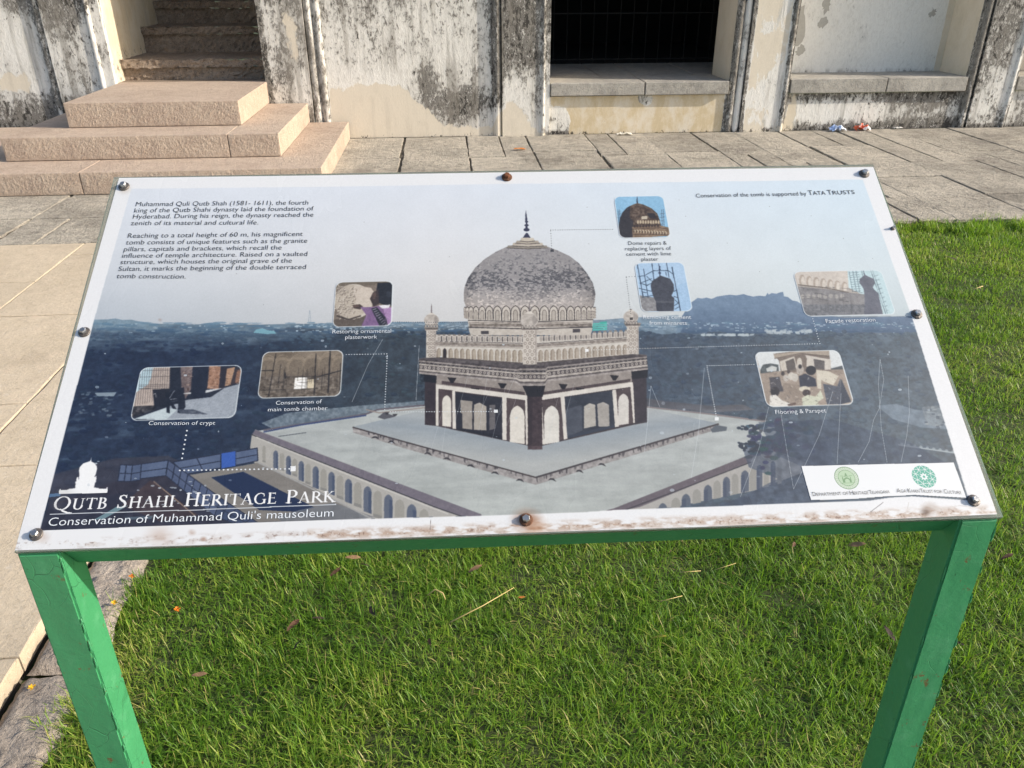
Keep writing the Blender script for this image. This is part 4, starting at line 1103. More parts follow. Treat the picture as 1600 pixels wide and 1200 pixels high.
G('U', .84, L((.17, .98), (.17, .35)), arc(.42, .33, .25, .32, 180, 360), L((.67, .35), (.67, .98), w=TN), sf(.17, .98, .24), sf(.67, .98, .22))
G('S', .58, ('v', [(.47, .80), (.42, .93), (.28, .975), (.13, .89), (.12, .73), (.24, .59), (.38, .48), (.48, .32), (.44, .12), (.27, .02), (.12, .07), (.07, .24)], [.05, .06, .06, .09, .11, .14, .145, .12, .10, .06, .06, .05]), L((.47, .98), (.47, .76), w=.035), L((.07, .02), (.065, .26), w=.035))
G('G', .86, arc(.44, .5, .36, .49, 52, 318), L((.66, .90), (.68, .72), w=.04), L((.72, .08), (.72, .42), w=TK*.9), sf(.70, .43, .24))
G('Q', .96, arc(.46, .5, .39, .49, 0, 360, n=34), ('v', [(.42, .06), (.60, -.10), (.82, -.22), (1.10, -.25)], [.06, .12, .11, .03]))
G('K', .78, L((.16, 0), (.16, 1)), L((.18, .46), (.60, .97), w=TN), L((.30, .58), (.72, .0), w=TK), sf(.16, .02, .26), sf(.16, .98, .26), sf(.62, .98, .2), sf(.74, .02, .22))
def serif(words_, pL, pR, cap, small, col, gap=.5, track=.06):
    """small-caps line between two picture points, drawn in the plane of the print"""
    tot = sum(sum((SER[c][0]+track)*(cap if i == 0 else small) for i, c in enumerate(w_)) for w_ in words_)+gap*cap*(len(words_)-1)-track*small
    a, b = np.array(uv(*pL)), np.array(uv(*pR))
    d = b-a; ln = np.linalg.norm(d); d /= ln; nrm = np.array([-d[1], d[0]])
    capm = abs(uv(pL[0], pL[1]-cap)[1]-a[1]); kx = ln/tot; ky = capm/cap
    def P(x, y):
        q = a+d*x*kx+nrm*y*ky
        xx, yy_ = proj(pt(q[0], q[1])); return float(xx), float(yy_)
    x = 0.0
    for wi, w_ in enumerate(words_):
        for i, c in enumerate(w_):
            s_ = cap if i == 0 else small
            adv, sts = SER[c]
            for kind, pts, wd in sts:
                ws = wd if kind == 'v' else [wd]*len(pts)
                for (p, q, w0, w1) in zip(pts[:-1], pts[1:], ws[:-1], ws[1:]):
                    dx, dy = q[0]-p[0], q[1]-p[1]; l_ = math.hypot(dx, dy) or 1
                    nx, ny, ex, ey = -dy/l_/2, dx/l_/2, dx/l_*.02, dy/l_*.02
                    poly([P(x+s_*X, s_*Y) for X, Y in ((p[0]-ex+nx*w0, p[1]-ey+ny*w0), (q[0]+ex+nx*w1, q[1]+ey+ny*w1), (q[0]+ex-nx*w1, q[1]+ey-ny*w1), (p[0]-ex-nx*w0, p[1]-ey-ny*w0))], col)
            x += (adv+track)*s_
        x += gap*cap
serif(['QUTB', 'SHAHI', 'HERITAGE', 'PARK'], (82, 797), (522, 784), 20.5, 17.0, wht)
stroke([(78, 803.5), (300, 797), (525, 788)], 1.2, (216, 222, 228), .9)

# --- inset photographs
QUAD = {'plaster': [(524.2, 440.5), (613.6, 439.5), (613, 509.5), (520, 512)], 'chamber': [(410, 551), (538, 546), (531, 619), (402.5, 624)], 'crypt': [(219, 573), (378, 572), (367.5, 655), (205, 656)],
        'dome': [(960, 307), (1037.5, 306), (1047.5, 371), (967, 373)], 'minaret': [(993, 411), (1070, 409.5), (1081, 487), (1000, 488)], 'facade': [(1242, 425.5), (1377.5, 421), (1399, 490), (1255, 497)], 'floor': [(1180, 551), (1312, 546), (1333, 632), (1196, 637)]}
RECT = {}
for k_, Q_ in QUAD.items():
    q = np.array([uv(*p) for p in Q_])
    RECT[k_] = (q[[0, 3], 0].mean(), q[[1, 2], 0].mean(), q[[2, 3], 1].mean(), q[[0, 1], 1].mean())
def rr_mask(k_, r=.010, pad=0.0):
    u0, u1, v0, v1 = RECT[k_]; u0 += pad; u1 -= pad; v0 += pad; v1 -= pad
    dx = np.maximum(np.maximum(u0+r-_gu, _gu-(u1-r)), 0); dy = np.maximum(np.maximum(v0+r-_gv, _gv-(v1-r)), 0)
    return dx*dx+dy*dy <= r*r
def begin(k_, c):
    global CLIP
    CLIP = rr_mask(k_); poly(QUAD_BIG(k_), (224, 232, 236)); CLIP = rr_mask(k_, .0092, .0011); poly(QUAD_BIG(k_), c)
def QUAD_BIG(k_):
    u0, u1, v0, v1 = RECT[k_]
    return [tuple(float(z) for z in proj(pt(u, v))) for u, v in ((u0-.004, v1+.004), (u1+.004, v1+.004), (u1+.004, v0-.004), (u0-.004, v0-.004))]
# ornamental plasterwork
begin('plaster', (132, 118, 104))
PA = lambda P: S(P, 500, 260, 4)
poly(PA([(90, 720), (460, 715), (460, 735), (300, 745), (90, 760)]), (120, 108, 92)); poly(PA([(80, 960), (290, 930), (280, 1010), (80, 1010)]), (104, 92, 80))
ell(553.5, 471, 29, 27, (206, 197, 182), n=34); ell(549, 472, 26, 26.5, (188, 176, 158), n=34)
poly(PA([(215, 745), (320, 760), (345, 800), (330, 860), (270, 900), (225, 860), (205, 800)]), (205, 192, 176))
for i in range(60):
    x, y = R1.uniform(100, 222), R1.uniform(742, 945)
    r, a0, sw = R1.uniform(6, 20), R1.uniform(0, 6.3), R1.uniform(1.6, 4.0)
    P_ = [(x+r*math.cos(a0+sw*j/7), y+r*math.sin(a0+sw*j/7)) for j in range(8)]
    stroke(PA([(q[0]+2.5, q[1]+3) for q in P_]), 1.1, (104, 88, 74), .75); stroke(PA(P_), .9, (226, 217, 202), .8)
stroke(PA([(105, 935), (180, 958), (255, 935)]), 2.2, (78, 66, 58))
poly(PA([(360, 730), (460, 725), (460, 870), (410, 872), (360, 850), (350, 790)]), (44, 47, 54)); poly(PA([(330, 790), (365, 770), (370, 860), (335, 878), (322, 850), (312, 830)]), (74, 60, 56))
poly(PA([(202, 868), (250, 862), (270, 880), (250, 895), (212, 888)]), (80, 64, 58)); poly(PA([(252, 880), (330, 880), (380, 870), (460, 885), (460, 1005), (258, 1005), (290, 930)]), (132, 98, 146)); poly(PA([(395, 890), (455, 880), (452, 990), (430, 1005)]), (172, 132, 184))
poly(PA([(365, 870), (440, 865), (430, 885), (390, 890)]), (230, 230, 234)); poly(PA([(320, 890), (355, 880), (415, 950), (425, 1005), (375, 1005)]), (54, 54, 66))
for i in range(9): stroke(PA([(328+i*9, 898+i*13), (352+i*8, 890+i*12)]), .8, (190, 190, 200))
for i in range(24):
    x, y = R1.uniform(265, 450), R1.uniform(900, 1000); stroke(PA([(x, y), (x+R1.uniform(-16, 16), y+R1.uniform(10, 34))]), .8, R1.choice(((96, 70, 112), (168, 132, 182))), .5)
poly(PA([(326, 800), (345, 782), (352, 800), (344, 830), (334, 832)]), (104, 82, 72), .8); poly(PA([(204, 870), (236, 866), (248, 876), (214, 884)]), (112, 88, 76), .8); ell(500+430/4, 260+800/4, 4, 5, (70, 76, 88), .6)
# main chamber
begin('chamber', (118, 104, 88))
PB = lambda P: S(P, 390, 430, 5.217)
poly(PB([(80, 620), (790, 600), (780, 800), (80, 800)]), (126, 111, 92), noise=N_A, amt=16)
for cx, cy, r in ((150, 740, 80), (270, 740, 80), (390, 740, 85), (520, 730, 90), (640, 720, 85), (740, 720, 70)):
    ell(390+cx/5.217, 430+cy/5.217, r/5.217, r*.9/5.217, (146, 130, 108), .8, n=22); ell(390+cx/5.217, 430+(cy+16)/5.217, r*.84/5.217, r*.8/5.217, (124, 110, 92), .8, n=22)
    stroke(PB([(cx-70, cy-40), (cx-30, cy-78), (cx, cy-90), (cx+40, cy-74), (cx+70, cy-36)]), .6, (176, 160, 136), .7)
poly(PB([(75, 830), (770, 820), (750, 1000), (70, 1010)]), (112, 100, 86), noise=N_D, amt=40)
poly(PB([(372, 838), (470, 832), (465, 930), (360, 930)]), (250, 250, 246)); poly(PB([(470, 850), (530, 850), (528, 930), (466, 930)]), (214, 200, 168))
for i in range(44):
    x, y = R1.uniform(80, 740), R1.uniform(850, 995); stroke(PB([(x, y), (x+R1.uniform(20, 120), y+R1.uniform(-14, 14))]), .5, R1.choice(((66, 58, 50), (168, 154, 132), (80, 70, 60))), .8)
for i in range(22):
    x = R1.uniform(100, 740); y = R1.uniform(740, 820); stroke(PB([(x, y), (x-10, y+R1.uniform(90, 170))]), .6, (58, 52, 46), .85)
for a_, b_, w_ in (((215, 640), (155, 990), 1.3), ((542, 640), (525, 980), 1.6), ((658, 615), (640, 960), 2.2), ((742, 720), (735, 950), 1.0), ((255, 730), (235, 880), .8)): stroke(PB([a_, b_]), w_, (48, 43, 40))
stroke(PB([(95, 780), (200, 778)]), 1.3, (52, 47, 42)); stroke(PB([(560, 828), (760, 775)]), 1.5, (48, 44, 42)); stroke(PB([(90, 940), (560, 925)]), .9, (70, 62, 54)); stroke(PB([(280, 830), (640, 828)]), .7, (62, 56, 50)); ell(390+290/5.217, 430+820/5.217, 1.6, 6, (54, 48, 44), n=8)
# crypt
begin('crypt', (44, 50, 66))
PC2 = lambda P: S(P, 190, 560, 8)
poly(PC2([(240, 100), (640, 100), (610, 380), (400, 390), (420, 600), (130, 720)]), (186, 170, 158)); poly(PC2([(240, 100), (400, 100), (370, 240), (330, 330), (190, 420), (200, 300)]), (182, 214, 226))
poly(PC2([(735, 100), (900, 100), (870, 380), (800, 510), (745, 360)]), (122, 106, 104), noise=N_D, amt=26); poly(PC2([(610, 100), (735, 100), (750, 360), (600, 400)]), (38, 44, 60)); poly(PC2([(890, 100), (1100, 100), (1035, 440), (1120, 490), (860, 500)]), (34, 42, 62))
poly(PC2([(1095, 100), (1240, 100), (1215, 385), (1070, 380), (1085, 260)]), (168, 124, 96), noise=N_D, amt=24); poly(PC2([(1240, 130), (1320, 110), (1285, 380), (1215, 385)]), (52, 48, 58)); poly(PC2([(1320, 130), (1420, 110), (1360, 340), (1290, 350)]), (178, 138, 106)); poly(PC2([(1420, 140), (1500, 120), (1440, 310), (1365, 330)]), (70, 58, 60)); poly(PC2([(1440, 170), (1500, 130), (1480, 300), (1420, 310)]), (150, 106, 82))
poly(PC2([(150, 760), (560, 615), (820, 520), (1120, 485), (1290, 370), (1480, 320), (1420, 770)]), (150, 160, 172)); poly(PC2([(150, 760), (560, 620), (700, 640), (560, 765)]), (190, 206, 212)); poly(PC2([(1050, 400), (1160, 385), (1290, 370), (1050, 435)]), (196, 200, 204))
poly(PC2([(390, 390), (610, 380), (590, 600), (410, 620)]), (36, 40, 54)); poly(PC2([(130, 740), (150, 600), (420, 590), (430, 640)]), (58, 56, 60), .9, N_D, 60)
for i in range(15): stroke(PC2([(215+i*28, 110), (170+i*30, 600-i*8)]), .6, (58, 50, 52), .85)
for y in (150, 230, 330, 350, 375): stroke(PC2([(215, y+8), (620, y-4)]), .55, (52, 46, 50), .85)
poly(PC2([(550, 430), (640, 420), (780, 360), (800, 610), (740, 690), (700, 680), (710, 570), (640, 560), (690, 640), (640, 630), (600, 560), (605, 690), (565, 680)]), (30, 36, 52)); poly(PC2([(700, 640), (900, 640), (1080, 700), (940, 700), (740, 690)]), (74, 82, 98)); poly(PC2([(765, 440), (870, 425), (870, 445), (780, 450)]), (190, 190, 190)); stroke(PC2([(600, 500), (650, 420), (670, 405)]), .7, (196, 200, 206)); stroke(PC2([(610, 515), (690, 505)]), .7, (196, 200, 206)); ell(294, 608.5, 2, 2.4, (92, 70, 62)); stroke(PC2([(400, 450), (425, 440), (432, 490)]), .8, (190, 190, 190))
for i in range(120):
    x, y = R1.choice(((760, 890), (1100, 1230), (1310, 1390), (1440, 1490))), R1.uniform(110, 420)
    x = R1.uniform(*x); ell(190+x/8, 560+min(y, 480 if x < 900 else 360-max(0, x-1230)*.2)/8, R1.uniform(.8, 2.2), R1.uniform(.4, 1.0), R1.choice(((70, 52, 48), (200, 166, 140), (110, 82, 70))), .55, n=8)
for i in range(30):
    x = R1.uniform(600, 1380); y = R1.uniform(520, 740); stroke(PC2([(x, y), (x+R1.uniform(20, 90), y-R1.uniform(4, 20))]), .5, R1.choice(((112, 120, 132), (196, 202, 206))), .5)
# dome repairs
begin('dome', (124, 184, 226))
PD = lambda P: S(P, 950, 300, 5.453)
poly(PD([(60, 30), (470, 30), (520, 300), (70, 200)]), (140, 196, 232), .5)
for x in (85, 98, 470, 455): stroke(PD([(x, 150), (x+10, 330)]), .7, (74, 92, 112)); 
for y in (190, 220, 250, 280): stroke(PD([(74, y), (110, y-6)]), .5, (74, 92, 112)); stroke(PD([(440, y), (480, y-6)]), .5, (90, 104, 118))
poly(PD([(95, 395), (92, 300), (100, 230), (120, 180), (160, 135), (215, 108), (250, 96), (300, 108), (370, 140), (420, 185), (440, 240), (455, 300), (520, 305), (528, 375), (330, 388), (210, 395)]), (98, 78, 60), noise=N_D, amt=40)
poly(PD([(95, 395), (92, 300), (100, 230), (120, 180), (160, 135), (190, 118), (185, 220), (215, 250), (210, 395)]), (58, 54, 56)); poly(PD([(330, 180), (400, 185), (410, 230), (350, 220)]), (50, 44, 42)); poly(PD([(285, 210), (335, 205), (335, 232), (285, 235)]), (196, 184, 160)); poly(PD([(205, 300), (440, 285), (520, 305), (526, 375), (330, 388), (210, 392)]), (138, 112, 84), noise=N_D, amt=24)
for i in range(12): ell(950+(225+i*24)/5.453, 300+(335+i*1.5)/5.453, 1.8, 3, (222, 206, 172), n=9); ell(950+(222+i*24)/5.453, 300+(338+i*1.5)/5.453, 1.0, 2.6, (84, 62, 46), n=8)
for i in range(9): ell(950+(225+i*25)/5.453, 300+(294-i*.6)/5.453, 1.7, 2.4, (70, 54, 42), n=8); ell(950+(255+i*22)/5.453, 300+(258)/5.453, 1.6, 3, (200, 182, 148), n=8)
stroke(PD([(210, 320), (440, 306), (520, 318)]), .8, (78, 60, 46)); stroke(PD([(210, 362), (520, 366)]), .8, (88, 66, 50)); stroke(PD([(250, 96), (247, 70), (249, 42)]), [2.2, 1.6, .6], (44, 50, 66))
# minaret scaffolding
begin('minaret', (158, 196, 232))
poly(PD([(240, 600), (640, 600), (700, 760), (260, 900)]), (176, 208, 238), .5); poly(PD([(262, 880), (420, 905), (420, 1018), (280, 1018)]), (138, 138, 140), noise=N_D, amt=22)
sca = (48, 68, 92)
for a_, b_, w_ in (((250, 620), (300, 900), 1.3), ((302, 655), (342, 900), 1.0), ((373, 605), (392, 760), 1.2), ((498, 605), (520, 730), 1.3), ((545, 640), (618, 1020), 1.4), ((490, 680), (500, 720), .8)): stroke(PD([a_, b_]), w_, sca)
for a_, b_ in (((258, 720), (318, 715)), ((318, 710), (380, 675)), ((270, 780), (372, 740)), ((280, 780), (340, 800)), ((285, 850), (330, 862)), ((255, 820), (380, 850)), ((380, 672), (510, 672)), ((510, 668), (558, 705)), ((290, 900), (390, 880)), ((330, 720), (370, 760)), ((560, 850), (580, 840)), ((560, 890), (600, 905)), ((570, 920), (610, 960)), ((565, 970), (610, 940)), ((570, 1000), (612, 975)), ((320, 800), (370, 780))): stroke(PD([a_, b_]), .9, sca)
poly(PD([(445, 712), (480, 725), (530, 740), (560, 790), (562, 840), (540, 885), (565, 905), (560, 1018), (415, 1018), (405, 930), (385, 890), (375, 860), (362, 800), (375, 760), (415, 735)]), (70, 74, 86), noise=N_B, amt=12); poly(PD([(405, 930), (562, 930), (560, 945), (408, 945)]), (100, 104, 112), .7)
for y, r in ((692, 2.2), (660, 1.7), (640, 1.2)): ell(950+440/5.453, 300+y/5.453, r, 1.5, (44, 54, 84), n=9)
stroke(PD([(442, 712), (436, 640), (430, 610)]), [1.6, 1.0, .6], (44, 54, 84))
# facade restoration
begin('facade', (176, 168, 158))
PF = lambda P: S(P, 1170, 410, 5)
poly(PF([(360, 80), (780, 60), (790, 200), (700, 190), (380, 180)]), (206, 196, 184)); poly(PF([(770, 60), (1060, 50), (1150, 410), (900, 420), (880, 250), (780, 200)]), (190, 220, 226))
for i in range(7): ell(1170+(415+i*55)/5, 410+(140+i*9)/5, 4.6, 8.6, (176, 162, 146), n=14); ell(1170+(422+i*55)/5, 410+(146+i*9)/5, 2.8, 7, (214, 204, 190), n=12)
poly(PF([(380, 190), (600, 210), (800, 240), (900, 250), (1030, 330), (1050, 410), (440, 425)]), (136, 134, 134), noise=N_B, amt=18); poly(PF([(410, 330), (900, 330), (1040, 400), (440, 425)]), (112, 116, 122), .8, N_D, 24); stroke(PF([(385, 176), (600, 200), (780, 236)]), 1.6, (118, 108, 98))
for i in range(8): ell(1170+(420+i*44)/5, 410+(268-(i % 2)*4)/5, 3.4, 3.6, (166, 162, 156), n=10)
for i in range(18):
    x, y = R1.uniform(400, 830), R1.uniform(190, 300); stroke(PF([(x, y), (x+R1.uniform(20, 90), y+R1.uniform(-6, 16))]), .6, (84, 82, 82), .8)
for i in range(7): stroke(PF([(430+i*60, 240), (445+i*60, 400)]), .5, (92, 92, 94), .8)
for x in (780, 810, 835, 880, 895, 950, 965): stroke(PF([(x, 60), (x+(30 if x < 900 else 120), 230 if x < 900 else 405)]), .7, (92, 112, 124))
for i in range(9): stroke(PF([(785+i*3, 85+i*18), (860+i*2, 78+i*18)]), .5, (92, 112, 124)); stroke(PF([(975+i*12, 110+i*34), (1010+i*10, 100+i*34)]), .6, (92, 112, 124))
poly(PF([(903, 96), (940, 115), (975, 130), (985, 165), (968, 195), (980, 215), (1010, 240), (1030, 330), (1045, 405), (900, 410), (905, 290), (898, 215), (885, 190), (862, 160), (866, 130), (890, 112)]), (104, 108, 122), noise=N_B, amt=12); stroke(PF([(903, 98), (893, 62)]), [1.4, .6], (84, 92, 110))
# flooring and parapet
begin('floor', (176, 162, 146))
poly(PF([(50, 700), (710, 675), (745, 830), (90, 870)]), (216, 222, 222)); poly(PF([(90, 840), (110, 800), (170, 790), (230, 800), (235, 850), (90, 870)]), (72, 82, 84), .9, N_D, 20); poly(PF([(640, 830), (740, 805), (745, 835), (640, 850)]), (84, 92, 96)); poly(PF([(135, 830), (180, 810), (220, 820), (215, 850), (140, 855)]), (200, 204, 200))
poly(PF([(85, 870), (240, 850), (750, 835), (820, 1090), (700, 1110), (130, 1130)]), (158, 142, 126), noise=N_C, amt=14)
poly(PF([(190, 715), (400, 690), (625, 685), (630, 735), (645, 850), (250, 860), (235, 770)]), (128, 114, 102)); poly(PF([(195, 720), (400, 695), (628, 690), (628, 730), (420, 715), (200, 755)]), (170, 156, 138)); stroke(PF([(200, 752), (405, 712), (628, 735)]), 1.0, (98, 84, 76))
poly(PF([(240, 775), (355, 735), (378, 830), (255, 850)]), (206, 198, 184)); poly(PF([(285, 775), (350, 750), (370, 835), (300, 848)]), (104, 96, 90)); poly(PF([(255, 790), (275, 780), (285, 840), (262, 848)]), (196, 186, 170)); poly(PF([(440, 725), (640, 760), (640, 840), (480, 815)]), (204, 196, 184)); poly(PF([(505, 755), (590, 770), (600, 840), (515, 830)]), (100, 94, 92)); arch(1170+395/5, 410+745/5, 410+815/5, 8, (208, 200, 186)); arch(1170+470/5, 410+745/5, 410+815/5, 8, (208, 200, 186)); arch(1170+605/5, 410+765/5, 410+840/5, 5.5, (206, 198, 186))
poly(PF([(270, 945), (400, 960), (425, 1060), (240, 1040)]), (150, 134, 118)); poly(PF([(160, 900), (240, 895), (270, 1010), (170, 1010)]), (84, 82, 88)); 
for x, y, r, c in ((265, 870, 14, (70, 62, 60)), (310, 855, 12, (80, 70, 66)), (330, 890, 24, (206, 200, 188)), (360, 900, 26, (196, 190, 178)), (290, 905, 22, (190, 182, 170)), (400, 840, 30, (178, 168, 156)), (400, 815, 14, (54, 50, 52))): ell(1170+x/5, 410+y/5, r/5, r*1.25/5, c, n=14)
poly(PF([(390, 890), (440, 870), (520, 910), (530, 970), (400, 975)]), (56, 62, 78)); ell(1170+485/5, 410+845/5, 8, 7.4, (38, 40, 48), n=16); poly(PF([(525, 840), (620, 850), (700, 890), (660, 960), (590, 935), (565, 920), (565, 990), (535, 985)]), (206, 198, 178)); poly(PF([(580, 950), (690, 970), (715, 905), (720, 1110), (610, 1110), (590, 1010)]), (70, 80, 98), .9); poly(PF([(720, 910), (800, 1090), (715, 1110)]), (60, 70, 86))
ell(1170+205/5, 410+1010/5, 7, 7.6, (52, 48, 52), n=14); poly(PF([(160, 1130), (165, 1040), (210, 1035), (260, 1080), (340, 1110), (300, 1130)]), (222, 218, 208)); poly(PF([(300, 1110), (365, 1095), (370, 1110), (310, 1130)]), (110, 88, 76)); ell(1170+435/5, 410+990/5, 9, 4.4, (206, 198, 176), n=14); ell(1170+450/5, 410+1020/5, 6.5, 5.4, (72, 60, 58), n=14); poly(PF([(420, 1120), (415, 1060), (460, 1035), (520, 1050), (560, 1000), (585, 1060), (540, 1090), (545, 1120)]), (200, 204, 178))
for i in range(90):                                           # folds, tools and rubble in the flooring picture
    x, y = R1.uniform(150, 720), R1.uniform(850, 1110)
    CLIP = rr_mask('floor', .0092, .0011) if i == 0 else CLIP
    stroke(PF([(x, y), (x+R1.uniform(-22, 22), y+R1.uniform(-12, 22))]), R1.uniform(.5, 1.3), R1.choice(((74, 66, 62), (214, 206, 192), (110, 96, 84), (52, 52, 60))), .55)
CLIP = clip_print()
TOMB = KD([(372, 800), (362, 700), (341, 605), (338, 560), (343, 515), (365, 458), (410, 393), (470, 338), (540, 293), (607, 262), (690, 206), (712, 190), (752, 190), (782, 206), (865, 262), (925, 285), (1000, 320), (1060, 366), (1110, 430), (1146, 490), (1162, 555), (1158, 600), (1148, 700), (1140, 800), (1350, 800), (1334, 702), (1350, 670), (1383, 652), (1416, 670), (1432, 702), (1432, 940), (1482, 940), (1490, 1030), (1484, 1360), (830, 1506), (738, 1506), (95, 1375), (60, 1060), (60, 962), (104, 960), (104, 760), (88, 725), (100, 690), (137, 672), (174, 690), (187, 725), (170, 800)])
sl_ = box_of(TOMB); mm_ = inside([tuple(q) for q in TOMB], sl_) & ((IMG[sl_][..., 2] < IMG[sl_][..., 0]+22))
sub = IMG[sl_].copy(); lum = sub.mean(2, keepdims=True)
sub2 = lum+(sub-lum)*.72
sub2 = 128+(sub2-128)*1.22-7+((N_E[sl_]-.5)*18+(N_B[sl_]-.5)*22)[..., None]
IMG[sl_] = np.where(mm_[..., None] & (lum < 214), sub2, sub)
dk_ = np.clip((150-IMG.mean(2))/100, 0, 1)[..., None]
IMG = np.where(clip_print()[..., None], IMG-15*dk_, IMG)
def soften(I, sg):
    k = np.exp(-.5*(np.arange(-4, 5)/sg)**2); k /= k.sum()
    for ax in (0, 1):
        P_ = np.pad(I, [(4, 4) if q == ax else (0, 0) for q in range(3)], mode='edge')
        I = sum(k[j]*(P_[j:j+I.shape[0]] if ax == 0 else P_[:, j:j+I.shape[1]]) for j in range(9))
    return I.astype(np.float32)
IN_ALL = np.zeros((TH, TW), bool)
for k_ in QUAD: IN_ALL |= rr_mask(k_, .0092, .0016)
TT = (PX > 70) & (PX < 532) & (PYY > 764)
B1, B2 = soften(IMG, .9), soften(IMG, 1.15)
grain = np.random.default_rng(99).normal(0, 1, (TH, TW, 1)).astype(np.float32)
GM = soften(np.repeat(grain, 3, 2), .9)*2.4
B2 = B2.mean(2, keepdims=True)*.18+B2*.82
IMG = np.where(IN_ALL[..., None], B2+GM*4+((N_D-.5)*16+(N_E-.5)*12+(N_A-.5)*16)[..., None], np.where(TT[..., None], IMG, B1+GM*2.2))
# --- dotted leaders
blk, lw = (52, 56, 64), (214, 222, 228)
dots((957, 358.5), (860.5, 359.5), 3.6, 0.85, blk); dots((860.5, 361), (862, 388), 3.4, 0.85, blk); poly([(860, 389.5), (865.5, 389.5), (865.5, 393.5), (860, 393.5)], (58, 60, 64))
dots((992, 432), (978.5, 432.5), 3.4, 0.79, blk); dots((978.5, 434), (985.5, 490), 3.4, 0.85, blk); poly([(984, 496), (989, 496), (989, 500), (984, 500)], (66, 62, 60))
dots((614, 503), (730, 504), 3.5, 0.90, (78, 84, 92)); dots((541, 554), (604.5, 553), 4, 0.85, lw); dots((605, 556), (601, 640), 4, 0.90, lw); dots((610, 643.5), (772, 643), 4, 0.85, lw); poly([(772, 640), (778, 640), (778, 645), (772, 645)], (232, 236, 238))
dots((1178, 569.5), (1105, 571.5), 3.5, 0.85, lw); dots((1105, 574), (1119, 650), 3.6, 0.90, lw); poly([(1117, 652), (1123, 652), (1123, 657), (1117, 657)], (232, 236, 238))
dots((1270, 498), (1281, 537), 3.8, 0.79, lw); dots((1281, 537), (1040, 543.5), 3.9, 0.79, lw); dots((1040, 543.5), (920, 547), 3.9, 0.79, (226, 226, 222)); poly([(914.5, 545.5), (919.5, 545), (919.5, 549.5), (914.5, 550)], (236, 238, 238))
dots((292, 673), (284.5, 716), 6.6, 1.47, (228, 234, 240)); dots((281, 735), (452, 732.5), 6.6, 1.47, (228, 234, 240)); poly([(454, 728.5), (462, 728), (462, 736), (454, 736.5)], (238, 241, 242))
# --- scratches and flecks in the print
for P in ([(1017, 603), (1012, 660), (1007, 707)], [(1017, 603), (1031, 636)], [(1100.5, 575), (1092, 670), (1080, 747)], [(1201, 636), (1186, 700), (1157, 776)], [(1219, 639), (1229, 700), (1240, 764)], [(1301, 612), (1280, 680), (1240, 764)], [(1314, 615), (1311, 670), (1308, 725)],
          [(1375, 561), (1381, 593), (1374, 638), (1365, 656), (1358, 690), (1341, 722)], [(1375, 562), (1372.5, 600), (1377, 668), (1386, 722)], [(1419, 587), (1421, 644), (1417, 680), (1408, 722)], [(598, 530), (575, 570), (550, 628)], [(655, 540), (650, 625)]):
    stroke(P, .8, (208, 216, 222), .5)
for i in range(10):
    x, y = R1.uniform(690, 960), R1.uniform(570, 650); stroke([(x, y), (x-R1.uniform(5, 26), y+R1.uniform(40, 100))], .6, (200, 206, 210), .4)
for i in range(120):
    x, y = R1.uniform(110, 1490), R1.uniform(530, 800)
    r = abs(R1.gauss(0, .9))+.4
    ell(x, y, r*R1.uniform(.8, 2.2), r, (196, 208, 218), R1.uniform(.2, .75), n=7)
for i in range(16):
    x, y = R1.uniform(210, 345), R1.uniform(745, 800); ell(x, y, R1.uniform(1.5, 4), R1.uniform(.8, 1.6), (168, 178, 188), .7, n=8)
for i in range(22):
    x, y = R1.uniform(230, 1400), R1.uniform(300, 480); ell(x, y, .8, .7, (110, 112, 112), .6, n=7)
# --- sponsor plate and its two emblems
PLATE = [(1252, 728.5), (1372, 725.5), (1490, 723), (1509.5, 778), (1430, 773.5), (1385, 775.5), (1330, 780), (1267, 781.5)]
poly(PLATE, (240, 243, 245))
cu, cv = uv(1322.5, 747)
def ring(ru, a0=0, a1=360, n=40): return [tuple(float(z) for z in proj(pt(cu+ru*math.cos(RAD(a0+(a1-a0)*i/n)), cv+ru*math.sin(RAD(a0+(a1-a0)*i/n))))) for i in range(n+1)]
eg, el_ = (112, 150, 108), (188, 214, 180)
poly(ring(.0158), eg); poly(ring(.0149), (206, 222, 200)); poly(ring(.0112), eg); poly(ring(.0106), el_)
for i in range(30): stroke([ring(.0120, i*12, i*12+1, 1)[0], ring(.0141, i*12+3, i*12+4, 1)[0]], .55, (140, 172, 136), .8)
def em(P): return [tuple(float(z) for z in proj(pt(cu+x*.0105, cv+y*.0105))) for x, y in P]
poly(em([(-.55, -.6), (-.55, .1), (-.42, .1), (-.42, -.2), (-.25, 0), (0, .1), (.25, 0), (.42, -.2), (.42, .1), (.55, .1), (.55, -.6), (.3, -.6), (.3, -.3), (.1, -.12), (-.1, -.12), (-.3, -.3), (-.3, -.6)]), (126, 164, 120)); poly(em([(-.18, .25), (0, .75), (.18, .25)]), (126, 164, 120)); stroke(em([(-.75, .3), (0, .18), (.75, .3)]), .7, (126, 164, 120)); stroke(em([(-.8, -.68), (.8, -.68)]), .7, (126, 164, 120))
cu, cv = uv(1443.5, 745)
tl = (92, 180, 158)
poly(ring(.0158, 22.5, 382.5, 16), tl)
for i in range(8):
    a = i*45
    p0, p1, p2, p3 = ring(.0158, a, a+1, 1)[0], ring(.0092, a+45, a+46, 1)[0], ring(.0092, a-45, a-44, 1)[0], ring(.0060, a+22.5, a+23, 1)[0]
    stroke([p0, p1], .75, (236, 242, 242)); stroke([p0, p2], .75, (236, 242, 242)); stroke([p3, ring(.0158, a+22.5, a+23, 1)[0]], .7, (236, 242, 242))
st8 = []
for i in range(16): st8 += [ring(.0062 if i % 2 == 0 else .0034, i*22.5, i*22.5+1, 1)[0]]
poly(st8, (238, 244, 244)); poly(ring(.0018, n=12), tl)
CLIP = np.ones((TH, TW), bool)
